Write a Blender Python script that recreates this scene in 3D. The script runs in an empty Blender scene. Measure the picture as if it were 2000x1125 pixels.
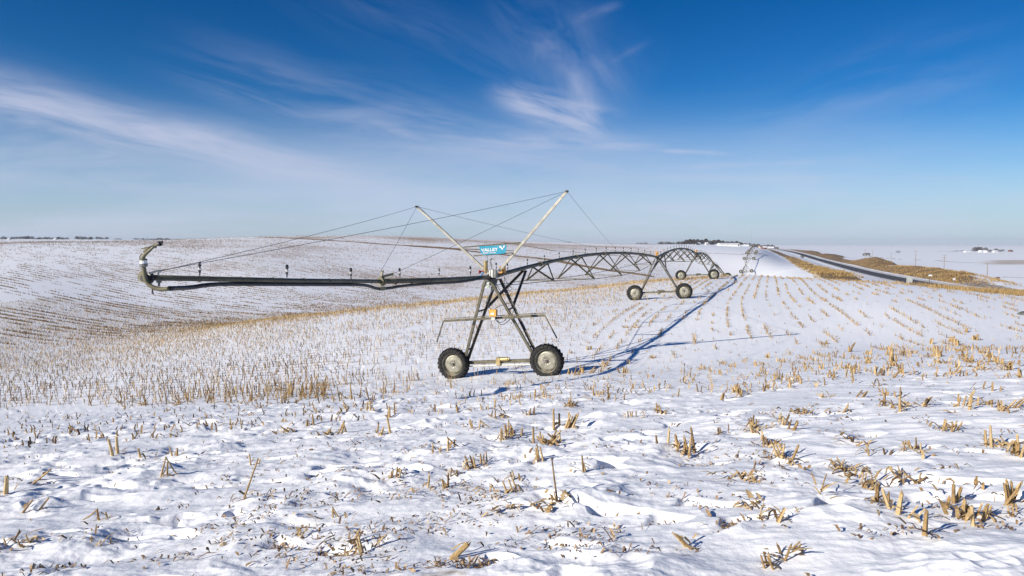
import bpy, math, random
import numpy as np
from mathutils import Vector, Matrix

random.seed(7)
rng = np.random.default_rng(11)
S = bpy.context.scene
COL = S.collection
EYE = 5.0                      # camera height over the datum (ground at the near tower is about 0)
F = 1333.0                     # focal length in pixels of the 2000 px wide photograph
PITCH = math.atan(84.5 / F)
CP, SP = math.cos(PITCH), math.sin(PITCH)
WAX = np.array([0.3535, 0.9354])     # along the irrigator, away from the viewer
WPX = np.array([0.9354, -0.3535])    # across it, to the right


def ray(px, py):
    a = (px - 1000.0) / F
    b = (562.5 - py) / F
    return a, CP + b * SP, -SP + b * CP


def Pt(px, py, Y):
    a, y, z = ray(px, py)
    t = Y / y
    return Vector((a * t, Y, EYE + z * t))


# ------------------------------------------------------------------ helpers: objects
def link(o, parent=None):
    COL.objects.link(o)
    if parent is not None:
        o.parent = parent
    return o


def tag(o, label=None, cat=None, group=None, kind=None):
    if label: o['label'] = label
    if cat: o['category'] = cat
    if group: o['group'] = group
    if kind: o['kind'] = kind
    return o


def empty(name, loc, label=None, cat=None, group=None):
    o = bpy.data.objects.new(name, None)
    o.empty_display_size = 0.3
    o.location = loc
    link(o)
    return tag(o, label, cat, group)


def mesh_np(name, verts, faces_flat, sizes, smooth=False, attrs=None):
    me = bpy.data.meshes.new(name)
    verts = np.asarray(verts, dtype=np.float32).reshape(-1, 3)
    faces_flat = np.asarray(faces_flat, dtype=np.int32)
    sizes = np.asarray(sizes, dtype=np.int32)
    me.vertices.add(len(verts)); me.vertices.foreach_set('co', verts.ravel())
    me.loops.add(len(faces_flat)); me.loops.foreach_set('vertex_index', faces_flat)
    me.polygons.add(len(sizes))
    st = np.zeros(len(sizes), dtype=np.int32); st[1:] = np.cumsum(sizes)[:-1]
    me.polygons.foreach_set('loop_start', st)
    me.polygons.foreach_set('use_smooth', np.full(len(sizes), bool(smooth)))
    me.update(calc_edges=True)
    for k, v in (attrs or {}).items():
        a = me.attributes.new(k, 'FLOAT', 'POINT')
        a.data.foreach_set('value', np.asarray(v, dtype=np.float32))
    me.validate()
    return me


class MB:
    """collects simple solids and links them as one mesh object"""
    def __init__(self, off=(0, 0, 0)):
        self.v = []; self.f = []; self.t = []; self.off = Vector(off); self.tint = 0.5

    def add(self, vs, fs):
        n = len(self.v)
        for p in vs:
            self.v.append((p[0] - self.off[0], p[1] - self.off[1], p[2] - self.off[2])); self.t.append(self.tint)
        for f in fs:
            self.f.append(tuple(i + n for i in f))

    def tube(self, p0, p1, r0, r1=None, n=8, cap=True):
        self.path([p0, p1], [r0, r0 if r1 is None else r1], n, cap)

    def path(self, pts, r, n=8, cap=True, spin=0.0):
        pts = [Vector(p) for p in pts]
        if not isinstance(r, (list, tuple)): r = [r] * len(pts)
        vs = []; fs = []
        prev = None
        for i, p in enumerate(pts):
            d = (pts[min(i + 1, len(pts) - 1)] - pts[max(i - 1, 0)])
            d = d.normalized() if d.length > 1e-9 else Vector((0, 0, 1))
            if prev is None:
                ref = Vector((0, 0, 1)) if abs(d.z) < 0.9 else Vector((1, 0, 0))
                u = d.cross(ref).normalized()
            else:
                u = (prev - d * prev.dot(d)).normalized()
            prev = u
            w = d.cross(u)
            for k in range(n):
                a = 2 * math.pi * k / n + spin
                vs.append(p + u * (math.cos(a) * r[i]) + w * (math.sin(a) * r[i]))
        for i in range(len(pts) - 1):
            for k in range(n):
                k2 = (k + 1) % n
                fs.append((i * n + k, i * n + k2, (i + 1) * n + k2, (i + 1) * n + k))
        if cap:
            fs.append(tuple(range(n - 1, -1, -1)))
            fs.append(tuple((len(pts) - 1) * n + k for k in range(n)))
        self.add(vs, fs)

    def bar(self, p0, p1, w, h, up=(0, 0, 1)):
        p0 = Vector(p0); p1 = Vector(p1)
        d = (p1 - p0).normalized(); up = Vector(up)
        s = d.cross(up)
        s = s.normalized() if s.length > 1e-6 else d.cross(Vector((1, 0, 0))).normalized()
        q = s.cross(d)
        vs = []
        for p in (p0, p1):
            for a, b in ((-1, -1), (1, -1), (1, 1), (-1, 1)):
                vs.append(p + s * (a * w / 2) + q * (b * h / 2))
        self.add(vs, [(3, 2, 1, 0), (4, 5, 6, 7), (0, 1, 5, 4), (1, 2, 6, 5), (2, 3, 7, 6), (3, 0, 4, 7)])

    def angle(self, p0, p1, w, th, up=(0, 0, 1)):
        """L-shaped steel angle"""
        p0 = Vector(p0); p1 = Vector(p1)
        d = (p1 - p0).normalized(); up = Vector(up)
        s = d.cross(up).normalized(); q = s.cross(d)
        prof = [(0, 0), (w, 0), (w, th), (th, th), (th, w), (0, w)]
        vs = []
        for p in (p0, p1):
            for a, b in prof:
                vs.append(p + s * (a - w / 3) + q * (b - w / 3))
        fs = [tuple(range(5, -1, -1)), tuple(range(6, 12))]
        for k in range(6):
            k2 = (k + 1) % 6
            fs.append((k, k2, 6 + k2, 6 + k))
        self.add(vs, fs)

    def box(self, c, sx, sy, sz, ax=None):
        c = Vector(c)
        if ax is None: ax = (Vector((1, 0, 0)), Vector((0, 1, 0)), Vector((0, 0, 1)))
        vs = []
        for k in (-1, 1):
            for a, b in ((-1, -1), (1, -1), (1, 1), (-1, 1)):
                vs.append(c + ax[0] * (a * sx / 2) + ax[1] * (b * sy / 2) + ax[2] * (k * sz / 2))
        self.add(vs, [(3, 2, 1, 0), (4, 5, 6, 7), (0, 1, 5, 4), (1, 2, 6, 5), (2, 3, 7, 6), (3, 0, 4, 7)])

    def lathe(self, c, axis, prof, n=32, closed=False):
        """prof: list of (radius, distance along axis)"""
        c = Vector(c); axis = Vector(axis).normalized()
        ref = Vector((0, 0, 1)) if abs(axis.z) < 0.9 else Vector((1, 0, 0))
        u = axis.cross(ref).normalized(); w = axis.cross(u)
        vs = []; fs = []
        m = len(prof)
        for r, d in prof:
            for k in range(n):
                a = 2 * math.pi * k / n
                vs.append(c + axis * d + u * (math.cos(a) * r) + w * (math.sin(a) * r))
        for i in range(m if closed else m - 1):
            j = (i + 1) % m
            for k in range(n):
                k2 = (k + 1) % n
                fs.append((i * n + k, i * n + k2, j * n + k2, j * n + k))
        self.add(vs, fs)

    def mesh(self, name, smooth=False):
        flat = [i for f in self.f for i in f]
        return mesh_np(name, self.v, flat, [len(f) for f in self.f], smooth, {'tint': self.t})

    def build(self, name, mat, parent=None, smooth=False, loc=None):
        me = self.mesh(name, smooth)
        me.materials.append(mat)
        o = bpy.data.objects.new(name, me)
        if loc is not None: o.location = loc
        return link(o, parent)


def autosmooth(o, deg=35):
    me = o.data
    me.polygons.foreach_set('use_smooth', [True] * len(me.polygons))
    try:
        me.set_sharp_from_angle(angle=math.radians(deg))
    except Exception:
        pass
    return o


# ------------------------------------------------------------------ helpers: materials
class NT:
    def __init__(self, tree):
        self.t = tree; self.n = tree.nodes; self.l = tree.links

    def node(self, typ, **kw):
        nd = self.n.new(typ)
        for k, v in kw.items(): setattr(nd, k, v)
        return nd

    def put(self, sock, val):
        if hasattr(val, 'is_linked') or isinstance(val, bpy.types.NodeSocket): self.l.new(val, sock)
        else: sock.default_value = val

    def math(self, op, a, b=None, c=None, clamp=False):
        nd = self.node('ShaderNodeMath', operation=op, use_clamp=clamp)
        self.put(nd.inputs[0], a)
        if b is not None: self.put(nd.inputs[1], b)
        if c is not None: self.put(nd.inputs[2], c)
        return nd.outputs[0]

    def mix(self, fac, a, b):
        nd = self.node('ShaderNodeMix', data_type='RGBA')
        self.put(nd.inputs[0], fac); self.put(nd.inputs[6], a); self.put(nd.inputs[7], b)
        return nd.outputs[2]

    def ramp(self, fac, lo, hi, a=0.0, b=1.0):
        nd = self.node('ShaderNodeMapRange', interpolation_type='SMOOTHSTEP', clamp=True)
        self.put(nd.inputs[0], fac); self.put(nd.inputs[1], lo); self.put(nd.inputs[2], hi)
        self.put(nd.inputs[3], a); self.put(nd.inputs[4], b)
        return nd.outputs[0]

    def attr(self, name):
        return self.node('ShaderNodeAttribute', attribute_name=name).outputs['Fac']

    def noise(self, vec, scale, detail=3.0, rough=0.55, dist=0.0, dim='3D'):
        nd = self.node('ShaderNodeTexNoise', noise_dimensions=dim)
        if vec is not None: self.put(nd.inputs['Vector'], vec)
        nd.inputs['Scale'].default_value = scale
        nd.inputs['Detail'].default_value = detail
        nd.inputs['Roughness'].default_value = rough
        nd.inputs['Distortion'].default_value = dist
        return nd.outputs[0]

    def xyz(self, x, y, z=0.0):
        nd = self.node('ShaderNodeCombineXYZ')
        self.put(nd.inputs[0], x); self.put(nd.inputs[1], y); self.put(nd.inputs[2], z)
        return nd.outputs[0]


def material(name):
    m = bpy.data.materials.new(name); m.use_nodes = True
    nt = NT(m.node_tree)
    return m, nt, m.node_tree.nodes['Principled BSDF']


def rgb(r, g, b): return (r, g, b, 1.0)


def worn(name, c1, c2, scale=4.0, rough=0.5, metal=0.0, bump=0.0, lo=0.35, hi=0.65, spot=None):
    """a surface of two mottled tones, object space"""
    m, nt, b = material(name)
    tc = nt.node('ShaderNodeTexCoord').outputs['Object']
    n1 = nt.noise(tc, scale, 5.0, 0.6)
    col = nt.mix(nt.ramp(n1, lo, hi), rgb(*c1), rgb(*c2))
    if spot:
        n3 = nt.noise(tc, scale * 3.1, 4.0, 0.65)
        col = nt.mix(nt.ramp(n3, 0.6, 0.72, 0, 0.8), col, rgb(*spot))
    nt.put(b.inputs['Base Color'], col)
    n2 = nt.noise(tc, scale * 5, 3.0)
    nt.put(b.inputs['Roughness'], nt.ramp(n2, 0.3, 0.7, rough - 0.1, rough + 0.12))
    b.inputs['Metallic'].default_value = metal
    if bump:
        bp = nt.node('ShaderNodeBump'); bp.inputs['Strength'].default_value = bump; bp.inputs['Distance'].default_value = 0.01
        nt.put(bp.inputs['Height'], n2); nt.put(b.inputs['Normal'], bp.outputs[0])
    return m


def straw(name, c1, c2, c3, rough=0.75):
    """plant matter: tone by the 'tint' of each stalk"""
    m, nt, b = material(name)
    t = nt.attr('tint')
    tc = nt.node('ShaderNodeTexCoord').outputs['Object']
    mp = nt.node('ShaderNodeMapping'); nt.put(mp.inputs[0], tc); mp.inputs['Scale'].default_value = (90.0, 90.0, 16.0)
    n = nt.noise(mp.outputs[0], 1.0, 3.0, 0.65)
    f = nt.math('ADD', t, nt.math('MULTIPLY', nt.math('SUBTRACT', n, 0.5), 1.3))
    col = nt.mix(nt.ramp(f, 0.05, 0.5), rgb(*c1), rgb(*c2))
    col = nt.mix(nt.ramp(f, 0.5, 0.95), col, rgb(*c3))
    nt.put(b.inputs['Base Color'], col)
    b.inputs['Roughness'].default_value = rough
    b.inputs['Specular IOR Level'].default_value = 0.25
    return m


# ------------------------------------------------------------------ numpy noise
def _hash(ix, iy, seed):
    h = (ix.astype(np.int64) * 374761393 + iy.astype(np.int64) * 668265263 + seed * 2147483647) & 0xFFFFFFFF
    h = ((h ^ (h >> 13)) * 1274126177) & 0xFFFFFFFF
    h = h ^ (h >> 16)
    return (h & 0xFFFF).astype(np.float64) / 65535.0 * 2 * math.pi


def perlin(x, y, seed=0):
    x = np.asarray(x, float); y = np.asarray(y, float)
    ix = np.floor(x); iy = np.floor(y)
    fx = x - ix; fy = y - iy
    u = fx * fx * fx * (fx * (fx * 6 - 15) + 10); v = fy * fy * fy * (fy * (fy * 6 - 15) + 10)
    def g(dx, dy):
        a = _hash(ix + dx, iy + dy, seed)
        return np.cos(a) * (fx - dx) + np.sin(a) * (fy - dy)
    n00, n10, n01, n11 = g(0, 0), g(1, 0), g(0, 1), g(1, 1)
    return ((n00 * (1 - u) + n10 * u) * (1 - v) + (n01 * (1 - u) + n11 * u) * v) * 1.5


def fbm(x, y, seed=0, oct=3, gain=0.5):
    a = 1.0; s = 0.0
    for k in range(oct):
        s = s + a * perlin(x * 2 ** k, y * 2 ** k, seed + 17 * k); a *= gain
    return s


def sst(x, a, b):
    t = np.clip((x - a) / (b - a), 0, 1)
    return t * t * (3 - 2 * t)
# ------------------------------------------------------------------ terrain
# heights measured from the photograph: column -> (distance, image row of the ground there)
CTRL = {
    -500: [(50, 720), (70, 688), (100, 640), (150, 575), (220, 515), (300, 478), (380, 467), (460, 468), (700, 486), (1200, 484), (2500, 467), (6000, 468)],
    0: [(37, 745), (50, 710), (65, 680), (85, 642), (110, 605), (150, 555), (200, 512), (260, 484), (320, 473), (380, 469.5), (450, 473), (600, 489), (1000, 486), (1800, 471), (2500, 468), (6000, 470)],
    250: [(37, 725), (50, 692), (65, 672), (82, 650), (105, 622), (140, 582), (180, 536), (240, 490), (300, 474), (360, 470.5), (430, 473), (600, 489), (1000, 487), (1800, 472), (2500, 469), (6000, 471)],
    500: [(37, 700), (47, 662), (58, 641), (70, 628), (80, 628), (95, 631), (110, 622), (140, 588), (200, 521), (270, 481), (340, 466), (380, 462.5), (450, 465), (600, 488), (1000, 488), (2500, 473), (6000, 474)],
    750: [(37, 672), (50, 629), (60, 610), (70, 601), (78, 604), (90, 614), (105, 618), (130, 604), (150, 586), (200, 541), (270, 494), (340, 471), (420, 460.5), (500, 463), (620, 484), (1000, 487), (2500, 476), (6000, 477)],
    1000: [(37, 657), (50, 608), (62, 587), (75, 576), (83, 578), (95, 592), (110, 605), (140, 601), (170, 577), (220, 536), (300, 495), (400, 474.5), (480, 469.5), (600, 476), (1000, 485), (2500, 478), (6000, 478)],
    1250: [(37, 640), (54, 587), (70, 563), (85, 551.5), (93, 553), (105, 566), (125, 580), (150, 584), (190, 570), (240, 536), (320, 501), (420, 482), (500, 477), (700, 478), (1000, 480), (2500, 479), (6000, 478.5)],
    1465: [(38, 614), (54, 574), (70, 553), (85, 542), (97, 537.5), (106, 541), (125, 555), (141, 566), (170, 576), (200, 571), (229, 556), (258, 532), (289, 507), (320, 496.5), (400, 489), (700, 484), (1000, 482), (1600, 481), (2500, 480), (6000, 479)],
    1600: [(38, 606), (50, 571), (62, 552), (72, 545), (80, 547), (100, 551), (140, 552), (180, 536), (250, 520), (400, 503), (650, 500), (1000, 502), (2000, 490), (6000, 481)],
    1750: [(36, 602), (48, 566), (58, 554.5), (66, 557), (90, 563), (150, 567), (210, 554), (300, 545), (400, 540), (550, 529), (800, 513), (1500, 496), (3000, 487), (6000, 481.5)],
    2000: [(36, 602), (45, 577), (52, 580), (70, 586), (90, 590), (130, 594), (200, 592), (300, 570), (450, 541), (700, 518), (1500, 497), (3000, 487), (6000, 481.5)],
    2500: [(36, 610), (45, 586), (90, 594), (130, 598), (200, 598), (300, 572), (700, 520), (1500, 497), (3000, 487), (6000, 481.5)],
}
# near ground: the field slopes down and away from the viewer, and down to the left
_G0Y = np.array([0.0, 4.0, 7.0, 10.0, 15.0, 18.0, 21.0, 25.5, 30.0, 38.0, 54.0])
_G0G = np.array([1.30, 1.72, 2.10, 2.55, 3.30, 3.78, 4.32, 5.02, 5.08, 5.12, 5.30])


def near_drop(x, y):
    sx = np.where(x > 0, 0.078 * np.minimum(x, 13) + 0.03 * np.maximum(x - 13, 0), 0.080 * x)
    return np.interp(y, _G0Y, _G0G) - sx


_P = []
for px, lst in CTRL.items():
    for (Y, py) in lst:
        p = Pt(px, py, Y)
        r = math.hypot(p.x, p.y)
        _P.append((2.2 * math.atan2(p.x, p.y), math.log(r), (p.z - EYE) / r))
for th in (-1.1, -0.5, 0, 0.5, 1.1):
    _P.append((2.2 * th, math.log(16000.0), -0.0012))
for th in (-1.02, -0.78, -0.6, -0.42, -0.25, -0.1, 0.05, 0.2, 0.35, 0.5, 0.65, 0.82, 1.02):
    for r in (2.2, 3.2, 4.4, 6.0, 8.0, 10.5, 13.5, 17.0, 21.0, 25.5, 30.0):
        x_, y_ = r * math.sin(th), r * math.cos(th)
        _P.append((2.2 * th, math.log(r), -float(near_drop(np.array(x_), np.array(y_))) / r))
_P = np.array(_P)
_W = np.ones(len(_P))


def _k(d2):
    return 0.5 * d2 * np.log(d2 + 1e-12)


_n = len(_P)
_A = np.zeros((_n + 3, _n + 3))
_d2 = ((_P[:, None, :2] - _P[None, :, :2]) ** 2).sum(-1)
_A[:_n, :_n] = _k(_d2) + np.eye(_n) * 2e-4
_A[:_n, _n] = 1; _A[:_n, _n + 1:] = _P[:, :2]
_A[_n:, :_n] = _A[:_n, _n:].T
_SOL = np.linalg.solve(_A, np.concatenate([_P[:, 2], np.zeros(3)]))


def _base_tan(th, lr):
    q = np.empty(len(th))
    for i in range(0, len(th), 20000):
        a = 2.2 * th[i:i + 20000]; b = lr[i:i + 20000]
        d2 = (a[:, None] - _P[None, :, 0]) ** 2 + (b[:, None] - _P[None, :, 1]) ** 2
        q[i:i + 20000] = _k(d2) @ _SOL[:_n] + _SOL[_n] + a * _SOL[_n + 1] + b * _SOL[_n + 2]
    return q


# table over (angle, log distance): bilinear look-up keeps later evaluations cheap
_TH = np.linspace(-1.05, 1.05, 361)
_LR = np.linspace(math.log(1.5), math.log(20000.0), 981)
_TT, _LL = np.meshgrid(_TH, _LR, indexing='ij')
_TAB = _base_tan(_TT.ravel(), _LL.ravel()).reshape(_TT.shape)


def base_rel(x, y):
    """height relative to the camera, before road cut and snow relief"""
    r = np.hypot(x, y); th = np.arctan2(x, y)
    rc = np.clip(r, 1.51, 19999.0)
    thc = np.clip(th, -1.049, 1.049)
    a = (thc - _TH[0]) / (_TH[1] - _TH[0]); b = (np.log(rc) - _LR[0]) / (_LR[1] - _LR[0])
    i = np.clip(a.astype(int), 0, len(_TH) - 2); j = np.clip(b.astype(int), 0, len(_LR) - 2)
    fa = a - i; fb = b - j
    q = (_TAB[i, j] * (1 - fa) * (1 - fb) + _TAB[i + 1, j] * fa * (1 - fb) + _TAB[i, j + 1] * (1 - fa) * fb + _TAB[i + 1, j + 1] * fa * fb)
    h = q * rc
    w = sst(np.abs(th), 1.0, 1.7)
    flat = -1.4 - 9 * sst(rc, 10, 300)
    return h * (1 - w) + flat * w


# the road beyond the crest
def road_x(y):
    return 122 + 0.378 * (y - 200) - 0.00004 * np.clip(y - 420, 0, 1400) ** 2


_RG_Y = np.array([60, 120, 140, 158, 200, 260, 330, 400, 520, 680, 900, 1200, 1500, 1900, 2600])
_RG_G = np.array([9.6, 10.7, 10.8, 10.9, 11.7, 12.6, 13.3, 13.6, 13.9, 13.6, 11.5, 9.6, 9.0, 8.0, 7.0])
_HB_Y = np.array([100, 180, 197, 225, 249, 290, 319, 350, 372, 392, 420, 447, 480, 520, 600, 700, 760, 820, 950, 1100, 1400])
_HB_H = np.array([-1.6, -0.8, -0.3, 1.2, 2.1, 2.6, 2.8, 2.3, 1.7, 1.0, 3.5, 4.9, 3.9, 1.3, 1.0, 2.4, 2.8, 1.2, 2.5, 1.5, 1.0])


def road_d(x, y):
    return (x - road_x(y)) * 0.935


def terrain(x, y):
    x = np.asarray(x, float); y = np.asarray(y, float)
    h = base_rel(x, y)
    d = road_d(x, y)
    yy = np.clip(y, 60, 2600)
    g = -np.interp(yy, _RG_Y, _RG_G)
    hb = np.interp(yy, _HB_Y, _HB_H) + 0.35 * perlin(x / 9, y / 9, 5)
    lift = 4.1 - 1.6 * sst(yy, 420, 900) - 1.6 * (1 - sst(yy, 110, 170))
    left = g + lift * sst(-d, 7, 27) + 0.45 * perlin(x / 12, y / 12, 6) * sst(-d, 8, 20)
    bank = g + 0.1 + hb * sst(d, 7, 19) + 0.5 * perlin(x / 6, y / 6, 8) * sst(d, 8, 14) * np.clip(hb, 0, 2) / 2
    prof = np.where(d < 0, left, bank)
    wl = 1 - sst(-d, 30, 52)
    wr = 1 - sst(d, 22, 46)
    w = np.where(d < 0, wl, wr) * sst(y, 95, 150) * (1 - sst(y, 1500, 2600))
    h = h * (1 - w) + prof * w
    # gentle swells in the far plain
    h = h + sst(np.hypot(x, y), 500, 1500) * 1.2 * perlin(x / 260, y / 260, 31) * (1 - w)
    return h + EYE


def pit_mask(X, Y):
    """hollows the wind has scoured round old residue"""
    return sst(perlin(X / 0.34, Y / 0.19, 14), 0.14, 0.5) * sst(perlin(X / 1.05, Y / 0.75, 15) + 0.4 * perlin(X / 3.0, Y / 2.2, 16), 0.0, 0.35)


def relief(x, y):
    """wind-packed snow"""
    x = np.asarray(x, float); y = np.asarray(y, float)
    r = np.hypot(x, y)
    out = np.zeros_like(r)
    m = r < 140
    if not m.any(): return out
    X = x[m]; Y = y[m]; R = r[m]
    near = 1 - 0.62 * sst(R, 9, 30)
    far = 1 - 0.35 * sst(R, 24, 60)                            # packed smoother further out
    rough = 1 - 0.62 * sst(X + 0.10 * Y, 1.2, 5.0)           # rough lumps on the left, smooth drift on the right
    q = 1.0
    lump = 0.056 * fbm(X / 1.05, Y / 0.72, 1, 2, 0.5)
    bb = perlin(X / 0.42 + 0.5 * perlin(X / 0.3, Y / 0.3, 3), Y / 0.27, 2)
    lump = lump + 0.030 * (1 - np.abs(bb) * 2.0) * (0.1 + 0.9 * sst(perlin(X / 0.9, Y / 0.8, 4), -0.2, 0.35))
    lump = lump + 0.007 * fbm(X / 0.13, Y / 0.10, 9, 3, 0.5)
    lump = lump - 0.095 * pit_mask(X, Y)
    sh = perlin(X / 0.20 + 0.6 * perlin(X / 0.4, Y / 0.3, 41), Y / 0.085, 42)
    lump = lump + 0.020 * np.maximum(sh, 0) * sst(perlin(X / 0.8, Y / 0.6, 43), -0.1, 0.4)
    c, s = 0.60, -0.80
    al = X * c + Y * s; ac = -X * s + Y * c
    w1 = perlin(al / 1.5, ac / 0.24 + 0.5 * perlin(X / 0.9, Y / 0.9, 23), 21)
    ridge = np.where(w1 > 0, w1, w1 * 0.35)
    c2, s2 = 0.95, -0.31
    al2 = X * c2 + Y * s2; ac2 = -X * s2 + Y * c2
    w2 = perlin(al2 / 0.9, ac2 / 0.15, 25) + 0.6 * perlin(al2 / 0.35, ac2 / 0.07, 26)
    drift = 0.034 * ridge + 0.013 * w2 + 0.022 * fbm(X / 1.7, Y / 1.7, 27, 2) + 0.005 * fbm(X / 0.2, Y / 0.16, 28, 2)
    k = rough
    lump = lump * (0.55 + 0.65 * sst(fbm(X / 1.7, Y / 1.2, 33, 2), -0.35, 0.40)) + 0.030 * fbm(X / 1.4, Y / 1.0, 34, 2)
    drift = drift * (0.50 + 0.65 * sst(fbm(X / 2.2, Y / 1.8, 35, 2), -0.35, 0.40))
    out[m] = (lump * k + drift * (1 - 0.65 * k)) * near * far * (1 - sst(R, 90, 140))
    return out


def ground(x, y):
    x = np.asarray(x, float); y = np.asarray(y, float)
    return terrain(x, y) + relief(x, y)


def gz(x, y):
    return float(ground(np.array([x]), np.array([y]))[0])


_MR = np.concatenate([np.arange(2.2, 12, 0.02), np.arange(12, 40, 0.05), np.arange(40, 130, 0.2), np.geomspace(130, 9000, 2500)])


def hit(px, py, near=True, ymin=0.0):
    """first ground point along the ray through an image point of the photograph"""
    a, b, c = ray(px, py)
    Y = _MR[_MR > ymin]
    x = a / b * Y; z = EYE + c / b * Y
    h = (ground if near else terrain)(x, Y)
    k = np.nonzero(z <= h)[0]
    if len(k) == 0: return None
    i = k[0]
    return Vector((x[i], Y[i], h[i]))


def hits(P, ymin=0.0):
    return [h for h in (hit(px, py, True, ymin) for px, py in P) if h is not None]


# strips of dead grass along terraces on the far hillside (image polylines -> ground polylines)
TERR = [
    ([(505, 463), (560, 465), (650, 470), (700, 473), (760, 478), (825, 481), (900, 486), (1000, 490)], 2.6, 0.9),
    ([(800, 480.5), (890, 487), (940, 493), (991, 498.5), (1040, 503), (1081, 508), (1130, 518), (1193, 528.6), (1265, 538.5)], 2.4, 0.9),
    ([(890, 465), (980, 473), (1030, 481), (1081, 489.5), (1160, 496), (1240, 502)], 2.0, 0.6),
    ([(1330, 493), (1400, 495), (1450, 497), (1500, 499)], 1.6, 0.5),
    ([(1700, 501), (1760, 506.5), (1830, 509), (1900, 513), (1960, 515), (2100, 518)], 3.0, 0.75),
    ([(1840, 529), (1890, 534), (1950, 541), (2100, 549)], 1.3, 0.8),
]
TERR = [([hit(px, py, False, 110) for px, py in pl], w, s) for pl, w, s in TERR]


def seg_dist(x, y, pts):
    d = np.full(x.shape, 1e9)
    for p, q in zip(pts[:-1], pts[1:]):
        if p is None or q is None: continue
        vx, vy = q.x - p.x, q.y - p.y
        L = vx * vx + vy * vy + 1e-9
        t = np.clip(((x - p.x) * vx + (y - p.y) * vy) / L, 0, 1)
        d = np.minimum(d, np.hypot(x - p.x - t * vx, y - p.y - t * vy))
    return d


def row_bend(x):
    """how far the contour rows of the hillside swing uphill towards the left"""
    t = np.maximum(25 - np.asarray(x, float), 0)
    return np.where(t < 85, t ** 2 / 250.0, 85 ** 2 / 250.0 + (t - 85) * 0.68)


def build_ground(mat):
    dense = np.arange(-0.74, 0.7401, 0.00138)
    rest = np.linspace(0.74, 2 * math.pi - 0.74, 62)[1:-1]
    th = np.concatenate([dense, rest])
    r1 = 1.0 / np.linspace(1 / 3.1, 1 / 62.0, 640)
    r = np.concatenate([[0.5, 1.0, 1.6, 2.1, 2.5, 2.8], r1, np.geomspace(62.0, 140.0, 120)[1:], np.geomspace(140.0, 560.0, 190)[1:], np.geomspace(560.0, 19000.0, 200)[1:]])
    T, R = np.meshgrid(th, r, indexing='xy')         # rows: r, columns: theta
    x = (np.sin(T) * R).ravel(); y = (np.cos(T) * R).ravel()
    z = ground(x, y)
    nr, nt_ = R.shape
    idx = np.arange(nr * nt_).reshape(nr, nt_)
    a = idx[:-1]; b = idx[1:]
    a2 = np.roll(a, -1, 1); b2 = np.roll(b, -1, 1)
    q = np.stack([a, a2, b2, b], -1).reshape(-1, 4)[:, ::-1]
    cen = len(x)
    x = np.append(x, 0.0); y = np.append(y, 0.0); z = np.append(z, z[0])
    tri = np.stack([np.full(nt_, cen), idx[0], np.roll(idx[0], -1)], -1)[:, ::-1]
    flat = np.concatenate([q.ravel(), tri.ravel()])
    sizes = np.concatenate([np.full(len(q), 4), np.full(len(tri), 3)])
    rr = np.hypot(x, y)
    d = road_d(x, y)
    on = sst(y, 95, 150) * (1 - sst(y, 1700, 2400))
    nz = perlin(x / 14, y / 14, 41)
    # dead grass: left verge strip, right bank, gullies
    gl = sst(d, -33.5 + nz, -32 + nz) * (1 - sst(d, -25.5 + 1.5 * nz, -24 + 1.5 * nz)) * sst(y, 120, 150) * (1 - 0.5 * sst(y, 650, 1300))
    hb = np.interp(np.clip(y, 60, 2600), _HB_Y, _HB_H)
    wid = 16 + 12 * sst(hb, 0.5, 3.0)
    gr = sst(d, 8.0, 9.5) * (1 - sst(d, wid + 4 * nz, wid + 4 + 4 * nz)) * (0.55 + 0.45 * sst(hb, 0.2, 1.2)) * (1 - 0.6 * sst(y, 620, 1400))
    grass = np.clip((gl + gr) * on, 0, 1)
    for pts, w, s in TERR:
        dd = seg_dist(x, y, pts)
        grass = np.maximum(grass, s * (1 - sst(dd, w * 0.6, w * 1.5)))
    # a tan stubble field out on the plain
    tanf = sst(x - 0.70 * y, -20, 20) * sst(y, 720, 760) * (1 - sst(y, 1010, 1060)) * (1 - sst(np.abs(x - 900), 450, 470)) * (x > 0)
    # corn residue
    left = 1 - sst(x - 0.20 * y, 0, 30)
    hill = sst(rr, 42, 80) * (1 - sst(rr, 520, 700)) * left
    big = fbm(x / 60, y / 60, 51, 2)
    res = hill * np.clip(0.31 + 0.31 * big + 0.18 * sst(rr, 280, 390) - 0.12 * (1 - sst(rr, 60, 110)), 0.06, 0.8)
    nearl = (1 - sst(rr, 55, 90)) * sst(rr, 17, 24) * (1 - sst(x - 0.16 * y, -2, 7))
    res = np.maximum(res, 0.22 * nearl)
    res = np.maximum(res, 0.16 * (1 - left) * sst(rr, 120, 200) * np.clip(0.5 + big, 0, 1))
    shoulder = sst(d, 3.6, 4.2) * (1 - sst(d, 6.2 + nz, 8.5 + nz)) * on + sst(d, -6.0, -5.0) * (1 - sst(d, -4.2, -3.6)) * on * 0.8
    phi = y - row_bend(x)
    slope = np.sqrt(1 + np.minimum(np.maximum(25 - x, 0) / 125.0, 0.68) ** 2)
    along = x * slope
    me = mesh_np('snow_ground', np.stack([x, y, z], -1), flat, sizes, True,
                 {'grass': grass, 'res': res, 'tanf': tanf, 'phi': phi / slope, 'along': along, 'shoulder': np.clip(shoulder, 0, 1)})
    me.materials.append(mat)
    o = bpy.data.objects.new('snow_ground', me)
    link(o)
    return tag(o, kind='structure')


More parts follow.
